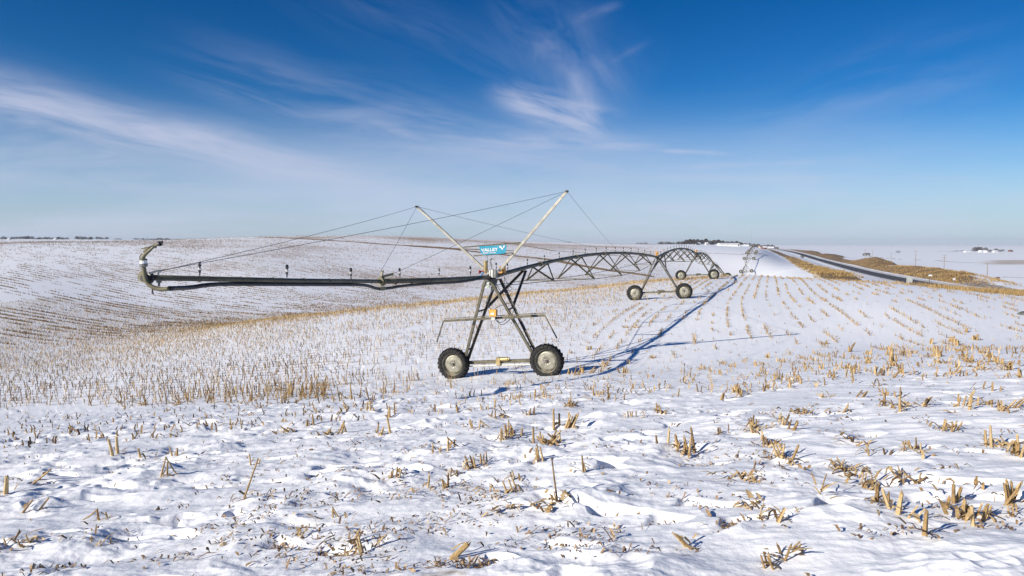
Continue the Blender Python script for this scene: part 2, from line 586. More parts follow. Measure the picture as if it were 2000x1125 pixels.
def ground_material():
    m, nt, b = material('snow_field')
    geo = nt.node('ShaderNodeNewGeometry').outputs['Position']
    phi, al = nt.attr('phi'), nt.attr('along')
    v1 = nt.xyz(nt.math('MULTIPLY', phi, 0.75), nt.math('MULTIPLY', al, 0.075))
    v2 = nt.xyz(nt.math('MULTIPLY', phi, 2.2), nt.math('MULTIPLY', al, 0.5))
    n1 = nt.noise(v1, 1.0, 4.0, 0.62)
    n2 = nt.noise(v2, 1.0, 3.0, 0.65)
    n3 = nt.noise(geo, 2.4, 3.0, 0.7)
    mixn = nt.math('ADD', nt.math('MULTIPLY', n1, 0.36), nt.math('ADD', nt.math('MULTIPLY', n2, 0.34), nt.math('MULTIPLY', n3, 0.30)))
    res = nt.attr('res')
    thr = nt.math('SUBTRACT', 0.66, nt.math('MULTIPLY', res, 0.34))
    cover = nt.ramp(nt.math('SUBTRACT', mixn, thr), -0.03, 0.09)
    cover = nt.math('MULTIPLY', cover, nt.ramp(res, 0.0, 0.12))
    cover = nt.math('MULTIPLY', cover, 0.78)
    snow_n = nt.noise(geo, 0.35, 4.0)
    snow = nt.mix(snow_n, rgb(0.84, 0.85, 0.88), rgb(0.90, 0.90, 0.91))
    rn = nt.noise(geo, 1.1, 3.0)
    brown = nt.mix(rn, rgb(0.22, 0.12, 0.06), rgb(0.46, 0.29, 0.14))
    col = nt.mix(cover, snow, brown)
    # tan field out on the plain
    tn = nt.noise(nt.xyz(nt.math('MULTIPLY', phi, 0.05), nt.math('MULTIPLY', al, 0.008)), 1.0, 3.0)
    col = nt.mix(nt.math('MULTIPLY', nt.attr('tanf'), nt.ramp(tn, 0.3, 0.6, 0.45, 0.85)), col, rgb(0.46, 0.35, 0.24))
    # dead grass
    g1 = nt.noise(geo, 0.22, 5.0, 0.65)
    g2 = nt.noise(geo, 1.3, 4.0, 0.7)
    gcol = nt.mix(nt.ramp(g1, 0.32, 0.68), rgb(0.13, 0.078, 0.032), rgb(0.33, 0.21, 0.085))
    gcol = nt.mix(nt.ramp(g2, 0.35, 0.7, 0, 0.6), gcol, rgb(0.27, 0.19, 0.10))
    g = nt.attr('grass')
    gm = nt.ramp(nt.math('ADD', g, nt.math('MULTIPLY', nt.math('SUBTRACT', g2, 0.5), 1.9)), 0.30, 0.55)
    col = nt.mix(gm, col, gcol)
    sh = nt.math('MULTIPLY', nt.attr('shoulder'), nt.ramp(nt.noise(geo, 0.5, 4.0), 0.35, 0.6, 0.25, 0.8))
    col = nt.mix(sh, col, rgb(0.42, 0.37, 0.32))
    nt.put(b.inputs['Base Color'], col)
    b.inputs['Roughness'].default_value = 0.62
    b.inputs['Specular IOR Level'].default_value = 0.28
    bp = nt.node('ShaderNodeBump'); bp.inputs['Strength'].default_value = 0.42; bp.inputs['Distance'].default_value = 0.02
    f1 = nt.noise(geo, 14.0, 6.0, 0.68)
    nt.put(bp.inputs['Height'], f1); nt.put(b.inputs['Normal'], bp.outputs[0])
    return m


def build_road():
    ys = np.geomspace(96, 1900, 260)
    m, nt, b = material('asphalt')
    dd = nt.attr('across'); al = nt.attr('lengthwise')
    geo = nt.node('ShaderNodeNewGeometry').outputs['Position']
    n = nt.noise(geo, 0.8, 4.0, 0.6)
    st = nt.noise(nt.xyz(nt.math('MULTIPLY', dd, 1.6), nt.math('MULTIPLY', al, 0.02)), 1.0, 3.0)
    col = nt.mix(n, rgb(0.030, 0.032, 0.038), rgb(0.060, 0.062, 0.068))
    col = nt.mix(nt.ramp(st, 0.45, 0.7, 0, 0.55), col, rgb(0.12, 0.12, 0.125))
    nt.put(b.inputs['Base Color'], col); b.inputs['Roughness'].default_value = 0.8
    ds = np.linspace(-3.9, 3.9, 9)
    V = []; A = []; L = []
    def strip(dlist, dz, y_arr, name, mat, parent=None, dash=None):
        V = []; A = []; L = []; flat = []; sizes = []
        n = len(dlist)
        for yv in y_arr:
            g = -np.interp(yv, _RG_Y, _RG_G) + EYE
            for dv in dlist:
                V.append((road_x(yv) + dv / 0.935, yv, g + dz - 0.012 * abs(dv))); A.append(dv); L.append(yv)
        for i in range(len(y_arr) - 1):
            if dash and (i % dash[1]) >= dash[0]: continue
            for k in range(n - 1):
                q = [i * n + k, i * n + k + 1, (i + 1) * n + k + 1, (i + 1) * n + k]
                flat += q; sizes.append(4)
        me = mesh_np(name, V, flat, sizes, True, {'across': A, 'lengthwise': L})
        me.materials.append(mat)
        o = bpy.data.objects.new(name, me)
        return link(o, parent)
    rd = strip(ds, 0.16, ys, 'road', m)
    tag(rd, kind='structure')
    wm = worn('road_paint_white', (0.6, 0.6, 0.58), (0.75, 0.75, 0.73), 1.0, 0.6)
    ym = worn('road_paint_yellow', (0.55, 0.36, 0.05), (0.62, 0.42, 0.08), 1.0, 0.6)
    yd = np.arange(100, 700, 3.0)
    a = strip([-3.52, -3.38], 0.168, ys, 'edge_line', wm, rd)
    a2 = strip([3.38, 3.52], 0.168, ys, 'edge_line', wm, rd)
    c = strip([-0.07, 0.07], 0.168, yd, 'centre_line', ym, rd, (1, 4))
    return rd
# ------------------------------------------------------------------ camera, sun, sky
cam_d = bpy.data.cameras.new('camera')
cam_d.sensor_width = 36.0
cam_d.lens = 36.0 * F / 2000.0
cam_d.clip_end = 40000.0
cam_d.clip_start = 0.05
cam = bpy.data.objects.new('camera', cam_d)
cam.location = (0, 0, EYE)
cam.rotation_euler = (math.pi / 2 - PITCH, 0, 0)
link(cam)
S.camera = cam

SUN_EL = math.radians(24.0)
SUN_AZ = math.radians(57.0 + 180.0)      # compass direction of the sun, from +Y towards +X
sd = bpy.data.lights.new('sun', 'SUN')
sd.energy = 5.0
sd.angle = math.radians(0.5)
sd.color = (1.0, 0.935, 0.83)
sun = bpy.data.objects.new('sun', sd)
to_sun = Vector((math.sin(SUN_AZ) * math.cos(SUN_EL), math.cos(SUN_AZ) * math.cos(SUN_EL), math.sin(SUN_EL)))
sun.rotation_euler = to_sun.to_track_quat('Z', 'Y').to_euler()
link(sun)


def build_world():
    w = bpy.data.worlds.new('World'); S.world = w; w.use_nodes = True
    nt = NT(w.node_tree)
    bg = w.node_tree.nodes['Background']
    sky = nt.node('ShaderNodeTexSky', sky_type='NISHITA')
    sky.sun_disc = False
    sky.sun_elevation = SUN_EL
    sky.sun_rotation = SUN_AZ
    sky.altitude = 500.0
    sky.air_density = SKY_AIR; sky.dust_density = SKY_DUST; sky.ozone_density = SKY_OZONE
    gam = nt.node('ShaderNodeGamma'); nt.put(gam.inputs[0], sky.outputs[0]); gam.inputs[1].default_value = SKY_GAMMA
    hs = nt.node('ShaderNodeHueSaturation'); nt.put(hs.inputs['Color'], gam.outputs[0])
    hs.inputs['Saturation'].default_value = SKY_SAT; hs.inputs['Value'].default_value = SKY_VAL
    d = nt.node('ShaderNodeSeparateXYZ'); nt.put(d.inputs[0], nt.node('ShaderNodeTexCoord').outputs['Generated'])
    y = nt.math('MAXIMUM', d.outputs[1], 0.05)
    u = nt.math('DIVIDE', d.outputs[0], y); v = nt.math('DIVIDE', d.outputs[2], y)

    tin = nt.node('ShaderNodeVectorMath', operation='MULTIPLY'); nt.put(tin.inputs[0], hs.outputs[0]); tin.inputs[1].default_value = SKY_TINT
    grd = nt.node('ShaderNodeVectorMath', operation='SCALE'); nt.put(grd.inputs[0], tin.outputs[0])
    nt.put(grd.inputs['Scale'], nt.ramp(v, 0.05, 0.42, SKY_LOW, SKY_TOP))
    col = grd.outputs[0]
    wob = nt.noise(nt.xyz(nt.math('MULTIPLY', u, 3.0), nt.math('MULTIPLY', v, 3.0)), 1.0, 1.0)

    def band(px, py, slope, half, wid, amp, ns, seed, lo=0.42, hi=0.72, taper=0.0, streak=5.0):
        """a cirrus streak centred on a direction, stretched along its slope"""
        u0, v0 = (px - 1000) / F, (478 - py) / F
        an = math.atan(slope); ca, sa = math.cos(an), math.sin(an)
        du = nt.math('SUBTRACT', u, u0); dv = nt.math('SUBTRACT', v, v0)
        a = nt.math('ADD', nt.math('MULTIPLY', du, ca), nt.math('MULTIPLY', dv, sa))
        c = nt.math('SUBTRACT', nt.math('MULTIPLY', dv, ca), nt.math('MULTIPLY', du, sa))
        c = nt.math('ADD', c, nt.math('MULTIPLY', nt.math('SUBTRACT', wob, 0.5), wid / F * 1.2))
        an_ = nt.math('DIVIDE', a, half / F)
        ww = nt.math('MAXIMUM', nt.math('MULTIPLY', nt.math('SUBTRACT', 1.0, nt.math('MULTIPLY', an_, taper)), wid / F), 0.003)
        cn = nt.math('DIVIDE', c, ww)
        e = nt.math('ADD', nt.math('POWER', nt.math('ABSOLUTE', cn), 2.0), nt.math('POWER', nt.math('ABSOLUTE', an_), 4.0))
        env = nt.math('EXPONENT', nt.math('MULTIPLY', e, -1.0))
        nn = nt.noise(nt.xyz(nt.math('MULTIPLY', a, ns), nt.math('MULTIPLY', c, ns * streak), seed), 1.0, 4.0, 0.62, 0.5)
        return nt.math('MULTIPLY', env, nt.ramp(nn, lo, hi, 0.0, amp))
    B = [
        band(260, 252, -0.190, 470, 44, 0.95, 3.0, 1.0, 0.20, 0.62, 0.35, 7.0),
        band(20, 175, -0.22, 220, 26, 0.35, 4.0, 2.0, 0.3, 0.65),
        band(70, 300, -0.03, 230, 34, 0.45, 4.0, 3.0, 0.32, 0.66, 0.2),
        band(700, 215, -0.26, 330, 55, 0.30, 3.4, 4.0, 0.33, 0.72, 0.1, 8.0),
        band(920, 275, -0.14, 270, 32, 0.45, 3.6, 5.0, 0.33, 0.70, 0.1, 7.0),
        band(1080, 222, -0.28, 110, 32, 1.0, 6.5, 6.0, 0.28, 0.68, -0.2, 5.0),
        band(1138, 205, -2.6, 60, 20, 0.40, 7.0, 7.0, 0.28, 0.70, 0.0, 2.0),
        band(1100, 282, -0.03, 170, 15, 0.60, 6.0, 8.0, 0.30, 0.66, 0.0, 6.0),
        band(1085, 110, -1.0, 150, 75, 0.36, 5.0, 9.0, 0.34, 0.78, -0.3, 2.2),
        band(1160, 34, 0.32, 45, 9, 0.16, 9.0, 10.0, 0.3, 0.6),
        band(1350, 300, -0.05, 60, 4, 0.55, 9.0, 11.0, 0.3, 0.6),
        band(1200, 118, 0.45, 60, 8, 0.10, 9.0, 12.0, 0.3, 0.6),
        band(1500, 322, 0.045, 170, 6, 0.40, 5.0, 13.0, 0.3, 0.6),
        band(1560, 350, 0.0, 330, 9, 0.30, 4.0, 14.0, 0.3, 0.6),
        band(1420, 400, 0.06, 260, 9, 0.30, 4.0, 15.0, 0.3, 0.6),
        band(300, 355, -0.03, 480, 22, 0.42, 3.0, 16.0, 0.3, 0.65),
        band(900, 330, -0.02, 520, 40, 0.35, 2.6, 17.0, 0.3, 0.7),
        band(1690, 200, 0.25, 260, 80, 0.20, 2.6, 18.0, 0.36, 0.75),
        band(800, 60, -0.5, 330, 60, 0.09, 3.0, 19.0, 0.36, 0.75, 0.0, 8.0),
    ]
    cl = B[0]
    for b in B[1:]:
        cl = nt.math('ADD', cl, nt.math('MULTIPLY', b, nt.math('SUBTRACT', 1.0, cl)))
    # thin high veil that thickens towards the horizon
    veiln = nt.noise(nt.xyz(nt.math('MULTIPLY', u, 2.2), nt.math('MULTIPLY', v, 12.0), 4.0), 1.0, 5.0, 0.6, 0.3)
    veil = nt.math('MULTIPLY', nt.math('MULTIPLY', nt.math('POWER', nt.ramp(v, 0.24, 0.0, 0.0, 1.0), 1.1), VEIL), nt.ramp(veiln, 0.25, 0.75, 0.65, 1.0))
    col = nt.mix(veil, col, rgb(*VEIL_COL))
    col = nt.mix(nt.math('MULTIPLY', cl, CLOUD_AMP), col, rgb(*CLOUD_COL))
    nt.put(bg.inputs['Color'], col)
    bg.inputs['Strength'].default_value = SKY_STRENGTH
    w.cycles.sampling_method = 'MANUAL'
    w.cycles.sample_map_resolution = 256


SKY_AIR, SKY_DUST, SKY_OZONE = 1.0, 0.3, 2.0
SKY_GAMMA, SKY_SAT, SKY_VAL = 1.0, 1.55, 1.0
SKY_TINT = (0.52, 1.0, 1.38)
SKY_LOW, SKY_TOP = 1.20, 0.95
SKY_STRENGTH = 0.05
VEIL, VEIL_COL = 0.93, (10.2, 11.1, 14.2)
CLOUD_AMP, CLOUD_COL = 0.86, (9.6, 10.2, 13.0)
build_world()
S.view_settings.view_transform = 'Standard'
S.view_settings.look = 'None'
S.view_settings.gamma = 1.0
S.view_settings.exposure = 0.28
S.cycles.max_bounces = 6
S.cycles.diffuse_bounces = 3
# ------------------------------------------------------------------ the irrigator
M = {
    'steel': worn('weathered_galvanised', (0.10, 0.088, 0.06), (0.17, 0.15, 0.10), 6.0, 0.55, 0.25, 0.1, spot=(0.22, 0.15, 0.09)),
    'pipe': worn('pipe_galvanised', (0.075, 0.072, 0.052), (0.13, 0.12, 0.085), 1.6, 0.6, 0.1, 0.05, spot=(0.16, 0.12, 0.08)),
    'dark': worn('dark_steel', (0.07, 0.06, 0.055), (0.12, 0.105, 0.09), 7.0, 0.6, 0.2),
    'olive': worn('gun_paint', (0.125, 0.11, 0.065), (0.20, 0.175, 0.10), 9.0, 0.5, 0.1),
    'rubber': worn('tyre_rubber', (0.008, 0.008, 0.008), (0.02, 0.018, 0.017), 9.0, 0.8, 0.0, 0.2, spot=(0.06, 0.05, 0.04)),
    'rim': worn('wheel_disc', (0.22, 0.205, 0.16), (0.39, 0.37, 0.30), 5.0, 0.45, 0.35, 0.05, spot=(0.20, 0.13, 0.07)),
    'hub': worn('hub_steel', (0.10, 0.095, 0.085), (0.2, 0.18, 0.15), 20.0, 0.5, 0.4),
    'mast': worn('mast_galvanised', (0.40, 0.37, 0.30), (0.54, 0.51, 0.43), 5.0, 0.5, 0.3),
    'black': worn('black_hose', (0.012, 0.012, 0.014), (0.03, 0.03, 0.034), 8.0, 0.5),
    'cable': worn('wire_rope', (0.14, 0.14, 0.15), (0.22, 0.22, 0.23), 20.0, 0.6, 0.4),
    'orange': worn('orange_box', (0.66, 0.30, 0.045), (0.74, 0.36, 0.06), 6.0, 0.5),
    'brass': worn('brass_body', (0.36, 0.26, 0.11), (0.50, 0.39, 0.20), 9.0, 0.4, 0.5),
    'white': worn('white_box', (0.62, 0.60, 0.54), (0.74, 0.72, 0.66), 9.0, 0.5),
    'greypaint': worn('grey_box', (0.16, 0.16, 0.15), (0.24, 0.24, 0.22), 9.0, 0.5),
    'sign': worn('sign_blue', (0.03, 0.30, 0.43), (0.05, 0.36, 0.50), 9.0, 0.5, 0.0, 0.0, spot=(0.14, 0.34, 0.42)),
    'signwhite': worn('sign_white', (0.78, 0.78, 0.76), (0.86, 0.86, 0.84), 6.0, 0.5),
    'red': worn('red_valve', (0.20, 0.02, 0.025), (0.30, 0.035, 0.03), 15.0, 0.5),
    'bluehose': worn('blue_hose', (0.06, 0.20, 0.42), (0.10, 0.27, 0.50), 12.0, 0.5),
    'nozzle': worn('nozzle_black', (0.016, 0.013, 0.02), (0.035, 0.03, 0.04), 20.0, 0.5),
    'nozzlewhite': worn('nozzle_white', (0.50, 0.48, 0.43), (0.62, 0.60, 0.55), 20.0, 0.5),
    'glass_aged': worn('pale_box', (0.45, 0.49, 0.43), (0.55, 0.58, 0.52), 9.0, 0.45),
}
A3 = Vector((WAX[0], WAX[1], 0)); P3 = Vector((WPX[0], WPX[1], 0)); Z3 = Vector((0, 0, 1))
RW = 0.645                                    # tyre radius
# towers: centre on the ground (x, y), pipe height above it
TW = [(-0.50, 26.0, 3.73), (11.67, 54.0, 3.42), (22.4, 82.5, 3.24), (33.4, 112.0, 3.15)]
for k in range(8):
    Y = [141, 170, 200, 229, 258, 289, 320, 350][k]
    TW.append((11.67 + 0.377 * (Y - 54), Y, 3.2))
HALF = 1.93


def tower_frame(i):
    x, y, hp = TW[i]
    L = Vector((x, y, 0)) - P3 * HALF; R = Vector((x, y, 0)) + P3 * HALF
    f = terrain
    L.z = float(f(np.array([L.x]), np.array([L.y]))[0]) + RW - 0.08
    R.z = float(f(np.array([R.x]), np.array([R.y]))[0]) + RW - 0.08
    side = (R - L).normalized()
    up = side.cross(A3).normalized()
    if up.z < 0: up = -up
    mid = (L + R) / 2
    apex = mid + up * (hp - RW)
    return L, R, apex, side, up


FR = [tower_frame(i) for i in range(len(TW))]
FR[0] = (FR[0][0], FR[0][1], Pt(960, 541.5, 26.0), FR[0][3], FR[0][4])
IRR = empty('centre_pivot_irrigator', (TW[0][0], TW[0][1], FR[0][0].z - RW),
            'long wheeled galvanised irrigation machine with arched pipe and trusses crossing the snowy field', 'irrigator')
OFF = Vector(IRR.location)


def nb(): return MB(OFF)


# --- wheel: local Y points along the pipe (away from the viewer)
def wheel_meshes():
    t = MB(); w = 0.17
    prof = [(0.44, -0.145), (0.47, -0.17), (0.53, -0.178), (0.575, -0.165), (0.605, -0.135), (0.618, -0.07), (0.62, 0.0),
            (0.618, 0.07), (0.605, 0.135), (0.575, 0.165), (0.53, 0.178), (0.47, 0.17), (0.44, 0.145)]
    t.lathe((0, 0, 0), (0, 1, 0), prof, 56)
    n = 23
    for k in range(n):                       # bar lugs of a traction tyre, in a chevron
        for s in (-1, 1):
            a0 = 2 * math.pi * (k + (0.5 if s > 0 else 0)) / n
            a1 = a0 + 0.20
            def pt(a, r, y): return Vector((math.cos(a) * r, y, math.sin(a) * r))
            hw = 0.032
            vs = []
            for (a, y, ri, ro) in ((a0 + 0.02, s * 0.012, 0.60, 0.655), (a1 - 0.07, s * 0.115, 0.59, 0.652), (a1 - 0.02, s * 0.182, 0.55, 0.622), (a1, s * 0.19, 0.50, 0.535)):
                vs += [pt(a - hw, ri, y), pt(a + hw, ri, y), pt(a + hw * 0.8, ro, y), pt(a - hw * 0.8, ro, y)]
            fs = [(3, 2, 1, 0), (12, 13, 14, 15)]
            for q in range(3):
                b = q * 4
                for e in range(4):
                    e2 = (e + 1) % 4
                    fs.append((b + e, b + e2, b + 4 + e2, b + 4 + e))
            t.add(vs, fs)
    tm = t.mesh('wheel'); tm.materials.append(M['rubber'])
    r = MB()
    disc = [(0.0, -0.045), (0.07, -0.045), (0.10, -0.03), (0.13, -0.045), (0.20, -0.050), (0.23, -0.040), (0.30, -0.045), (0.355, -0.03), (0.375, 0.0), (0.385, 0.06), (0.40, 0.09),
            (0.415, -0.05), (0.425, -0.12), (0.445, -0.14), (0.462, -0.155), (0.458, -0.13), (0.43, -0.10), (0.42, 0.10), (0.455, 0.14), (0.40, 0.12), (0.36, 0.10), (0.0, 0.10)]
    r.lathe((0, 0, 0), (0, 1, 0), disc, 48)
    rm = r.mesh('rim', True); rm.materials.append(M['rim'])
    h = MB()
    h.lathe((0, 0, 0), (0, 1, 0), [(0.0, -0.115), (0.035, -0.115), (0.045, -0.105), (0.05, -0.06), (0.075, -0.055), (0.075, -0.04)], 14)
    for k in range(8):
        a = 2 * math.pi * k / 8
        h.lathe((math.cos(a) * 0.115, -0.07, math.sin(a) * 0.115), (0, 1, 0), [(0.0, 0.0), (0.013, 0.0), (0.013, 0.035)], 6)
    hm = h.mesh('hub'); hm.materials.append(M['hub'])
    return tm, rm, hm


WT, WR, WH = wheel_meshes()
WROT = -math.atan2(WAX[0], WAX[1])


def put_wheel(c, spin, tilt):
    o = bpy.data.objects.new('wheel', WT); link(o, IRR)
    o.location = Vector(c) - OFF; o.rotation_mode = 'ZXY' if False else 'XYZ'
    o.rotation_euler = (0.0, 0.0, WROT)
    o.matrix_local = Matrix.Translation(Vector(c) - OFF) @ Matrix.Rotation(WROT, 4, 'Z') @ Matrix.Rotation(tilt, 4, 'X') @ Matrix.Rotation(spin, 4, 'Y')
    autosmooth(o, 40)
    r = link(bpy.data.objects.new('rim', WR), o)
    h = link(bpy.data.objects.new('hub', WH), r)
    h.parent = o
    return o


def tower(i, detail):
    L, R, apex, side, up = FR[i]
    for s, c in ((0, L), (1, R)):
        put_wheel(c, random.random() * 6, 0.0 if i else 0.02)
    bl = L + side * 0.42; br = R - side * 0.42
    back = A3 * 0.22
    # base beam with its drive shaft
    m = nb(); m.bar(L + back + side * 0.1, R + back - side * 0.1, 0.13, 0.13, up)
    m.tube(L + back - A3 * 0.20 , L + back + A3 * 0.1, 0.05, n=8); m.tube(R + back - A3 * 0.20, R + back + A3 * 0.1, 0.05, n=8)
    m.box(L + back - A3 * 0.05, 0.24, 0.2, 0.24, (side, A3, up)); m.box(R + back - A3 * 0.05, 0.24, 0.2, 0.24, (side, A3, up))
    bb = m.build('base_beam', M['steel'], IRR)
    m = nb(); m.tube(L + back - A3 * 0.12 - up * 0.13, R + back - A3 * 0.12 - up * 0.13, 0.025, n=8)
    m.build('drive_shaft', M['mast'], bb)
    c = (L + R) / 2 + back
    m = nb(); m.box(c - A3 * 0.1 + up * 0.03 - side * 0.05, 0.16, 0.2, 0.30, (side, A3, up))
    m.tube(c - A3 * 0.1 + up * 0.10 - side * 0.05, c - A3 * 0.1 + up * 0.10 + side * 0.34, 0.085, n=12)
    m.tube(c - A3 * 0.1 + up * 0.10 + side * 0.34, c - A3 * 0.1 + up * 0.10 + side * 0.40, 0.06, n=12)
    autosmooth(m.build('gearmotor', M['brass'] if detail else M['steel'], IRR))
    # legs: a lit pair towards the free end, a second pair behind
    fa = -A3 * 0.30; ba = A3 * 0.62
    legs = [(bl + back * 0.4, apex - side * 0.16 + fa - up * 0.14), (br + back * 0.4, apex + side * 0.10 + fa - up * 0.14),
            (bl + back + A3 * 0.10, apex - side * 0.06 + ba - up * 0.10), (br + back + A3 * 0.10, apex + side * 0.08 + ba - up * 0.10)]
    wd = 0.095 if detail else 0.085
    for k, (p, q) in enumerate(legs):
        m = nb(); m.angle(p, q, wd, 0.014 if detail else 0.03, A3 if k < 2 else -A3)
        m.build('tower_leg', M['dark'] if k > 1 and i < 2 else M['steel'], IRR)  # rear legs of the nearest towers: shade put into a darker steel colour
    if i < 4:
        # ladder ties between the paired legs, and knee braces up to the pipe
        for (p, q), (p2, q2) in ((legs[0], legs[2]), (legs[1], legs[3])):
            for t in (0.17, 0.64):
                m = nb(); m.angle(p.lerp(q, t), p2.lerp(q2, t), 0.05, 0.012)
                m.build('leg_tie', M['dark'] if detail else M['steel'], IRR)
    # saddle under the pipe joint
    m = nb(); m.box(apex - up * 0.10, 0.36, 0.7, 0.05, (side, A3, up)); m.box(apex - up * 0.18 + A3 * 0.1, 0.12, 0.5, 0.16, (side, A3, up))
    m.lathe(apex - A3 * 0.12, A3, [(0.0, 0), (0.15, 0), (0.15, 0.03), (0.10, 0.04), (0.10, 0.16), (0.15, 0.17), (0.15, 0.20), (0.0, 0.20)], 16)
    m.build('pipe_saddle', M['dark'], IRR)
    # orange tower box on top
    m = nb()
    if detail: m.box(Pt(981.5, 526.5, 26.4), 0.20, 0.20, 0.27, (side, A3, up))
    else: m.lathe(apex + up * 0.10 - side * 0.03, up, [(0, 0), (0.11, 0), (0.11, 0.30), (0.08, 0.36), (0, 0.36)], 10)
    m.build('tower_box', M['orange'], IRR)
    return legs


# --- pipes and trusses
RISE = {0: 0.60, 1: 0.64, 2: 0.62, 3: 0.55}


def span_fn(i):
    a = FR[i][2]; b = FR[i + 1][2]
    h = RISE.get(i, 0.6)
    return lambda t: a.lerp(b, t) + Z3 * (h * 4 * t * (1 - t))


def span(i, detail):
    f = span_fn(i)
    n = 40
    m = nb(); m.path([f(k / n) for k in range(n + 1)], 0.084, 14 if detail else 8)
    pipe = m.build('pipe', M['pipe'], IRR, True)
    # flanged joints with bolts
    for t in (1 / 6, 1 / 3, 0.5, 2 / 3, 5 / 6) if detail else ():
        p = f(t); d = (f(t + 0.01) - f(t - 0.01)).normalized()
        m = nb(); m.lathe(p - d * 0.03, d, [(0.0, 0), (0.125, 0), (0.125, 0.06), (0.0, 0.06)], 12)
        m.build('flange', M['olive'], pipe)
    L, R, apex, side, up = FR[i]
    nodes = []
    rods = [nb(), nb()]
    prev = [apex - up * 0.35 - P3 * 0.18 + A3 * 0.6, apex - up * 0.35 + P3 * 0.18 + A3 * 0.6]
    ap2 = FR[i + 1][2]; up2 = FR[i + 1][4]
    far = nb(); ties = nb()
    ln = (FR[i + 1][2] - apex).length
    for k in range(1, 6):
        t = k / 6
        dep = 1.26 * (4 * t * (1 - t)) * 0.93 + 0.09
        c = f(t)
        hw = 0.86 * dep
        nd = [c - Z3 * dep - P3 * hw, c - Z3 * dep + P3 * hw]
        for s in (0, 1):
            rods[s].tube(prev[s], nd[s], 0.016, n=5)
            prev[s] = nd[s]
            for dt in (-0.85, 0.85):
                q = f(t + dt / ln) - Z3 * 0.10 + P3 * (0.05 if s else -0.05)
                if detail:
                    mm = nb(); mm.angle(q, nd[s], 0.058, 0.014, P3); mm.build('truss_strut', M['steel'], IRR)
                else:
                    far.bar(q, nd[s], 0.05, 0.05)
        if detail: ties = nb()
        ties.bar(nd[0], nd[1], 0.035, 0.035)
        for s in (0, 1):
            ties.box(nd[s], 0.05, 0.22, 0.05, (P3, A3, Z3))
        if detail: ties.build('cross_tie', M['steel'], IRR)
        if detail:
            mm = nb()
            for dt in (-0.85, 0.85):
                mm.box(f(t + dt / ln) - Z3 * 0.10, 0.16, 0.16, 0.05, (P3, A3, Z3))
            mm.build('strut_bracket', M['dark'], IRR)
    for s in (0, 1):
        rods[s].tube(prev[s], ap2 - up2 * 0.35 + P3 * (0.18 if s else -0.18) - A3 * 0.2, 0.016, n=5)
        rods[s].build('truss_rod', M['steel'], IRR)
    if not detail:
        far.v += [] ; ties_ = ties.build('cross_ties', M['steel'], IRR); ties_['kind'] = 'stuff'
        o = far.build('truss_struts', M['steel'], IRR); o['kind'] = 'stuff'
    return f


# --- sprinklers on short risers
def sprinkler_meshes():
    r = MB(); r.path([(0, 0, 0.05), (0, 0, 0.12)], [0.014, 0.014], 8); r.path([(0, 0, 0.12), (0, 0, 0.17)], [0.02, 0.034], 8)
    r.mesh
    a = r.mesh('sprinkler'); a.materials.append(M['nozzle'])
    b = MB(); b.path([(0, 0, 0.185), (0, 0, 0.195), (0, 0, 0.225)], [0.032, 0.036, 0.026], 10)
    bm_ = b.mesh('collar', True); bm_.materials.append(M['nozzlewhite'])
    c = MB(); c.path([(0, 0, 0.225), (0, 0, 0.25)], [0.02, 0.02], 8)
    for s in (-1, 1): c.bar((s * 0.028, 0, 0.245), (s * 0.022, 0, 0.32), 0.012, 0.014)
    c.path([(0, 0, 0.25), (0, 0, 0.285)], [0.034, 0.036], 10); c.path([(0, 0, 0.285), (0, 0, 0.315)], [0.018, 0.018], 8)
    c.path([(0, 0, 0.315), (0, 0, 0.333)], [0.036, 0.02], 10)
    cm = c.mesh('nozzle'); cm.materials.append(M['nozzle'])
    return a, bm_, cm


SPR = sprinkler_meshes()


def put_sprinkler(p, k=1.0):
    o = link(bpy.data.objects.new('sprinkler', SPR[0]), IRR)
    o.location = Vector(p) - OFF; o.scale = (k, k, k); o.rotation_euler = (random.uniform(-.05, .05), random.uniform(-.05, .05), random.random() * 3)
    link(bpy.data.objects.new('collar', SPR[1]), o)
    link(bpy.data.objects.new('nozzle', SPR[2]), o)


LEGS0 = None
for i in range(len(TW)):
    lg = tower(i, i == 0)
    if i == 0: LEGS0 = lg
FN = []
for i in range(len(TW) - 1):
    FN.append(span(i, i < 3))
for i, n in ((0, 15), (1, 15), (2, 13), (3, 6)):
    f = FN[i]
    for k in range(n):
        t = (k + 0.75) / 15
        put_sprinkler(f(t) + Z3 * 0.03)
# knee braces from the first truss joint to the leg junctions (towers near the viewer)
for i in range(4):
    L, R, apex, side, up = FR[i]
    f = FN[i]
    ln = (FR[i + 1][2] - apex).length
    bl = L + side * 0.42; br = R - side * 0.42
    for s, b in ((-1, bl), (1, br)):
        j = (b + A3 * 0.32).lerp(apex + A3 * 0.62, 0.63)
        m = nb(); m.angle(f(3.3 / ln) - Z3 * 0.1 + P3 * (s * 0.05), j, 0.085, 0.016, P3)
        m.build('knee_brace', M['dark'] if i == 0 else M['steel'], IRR)

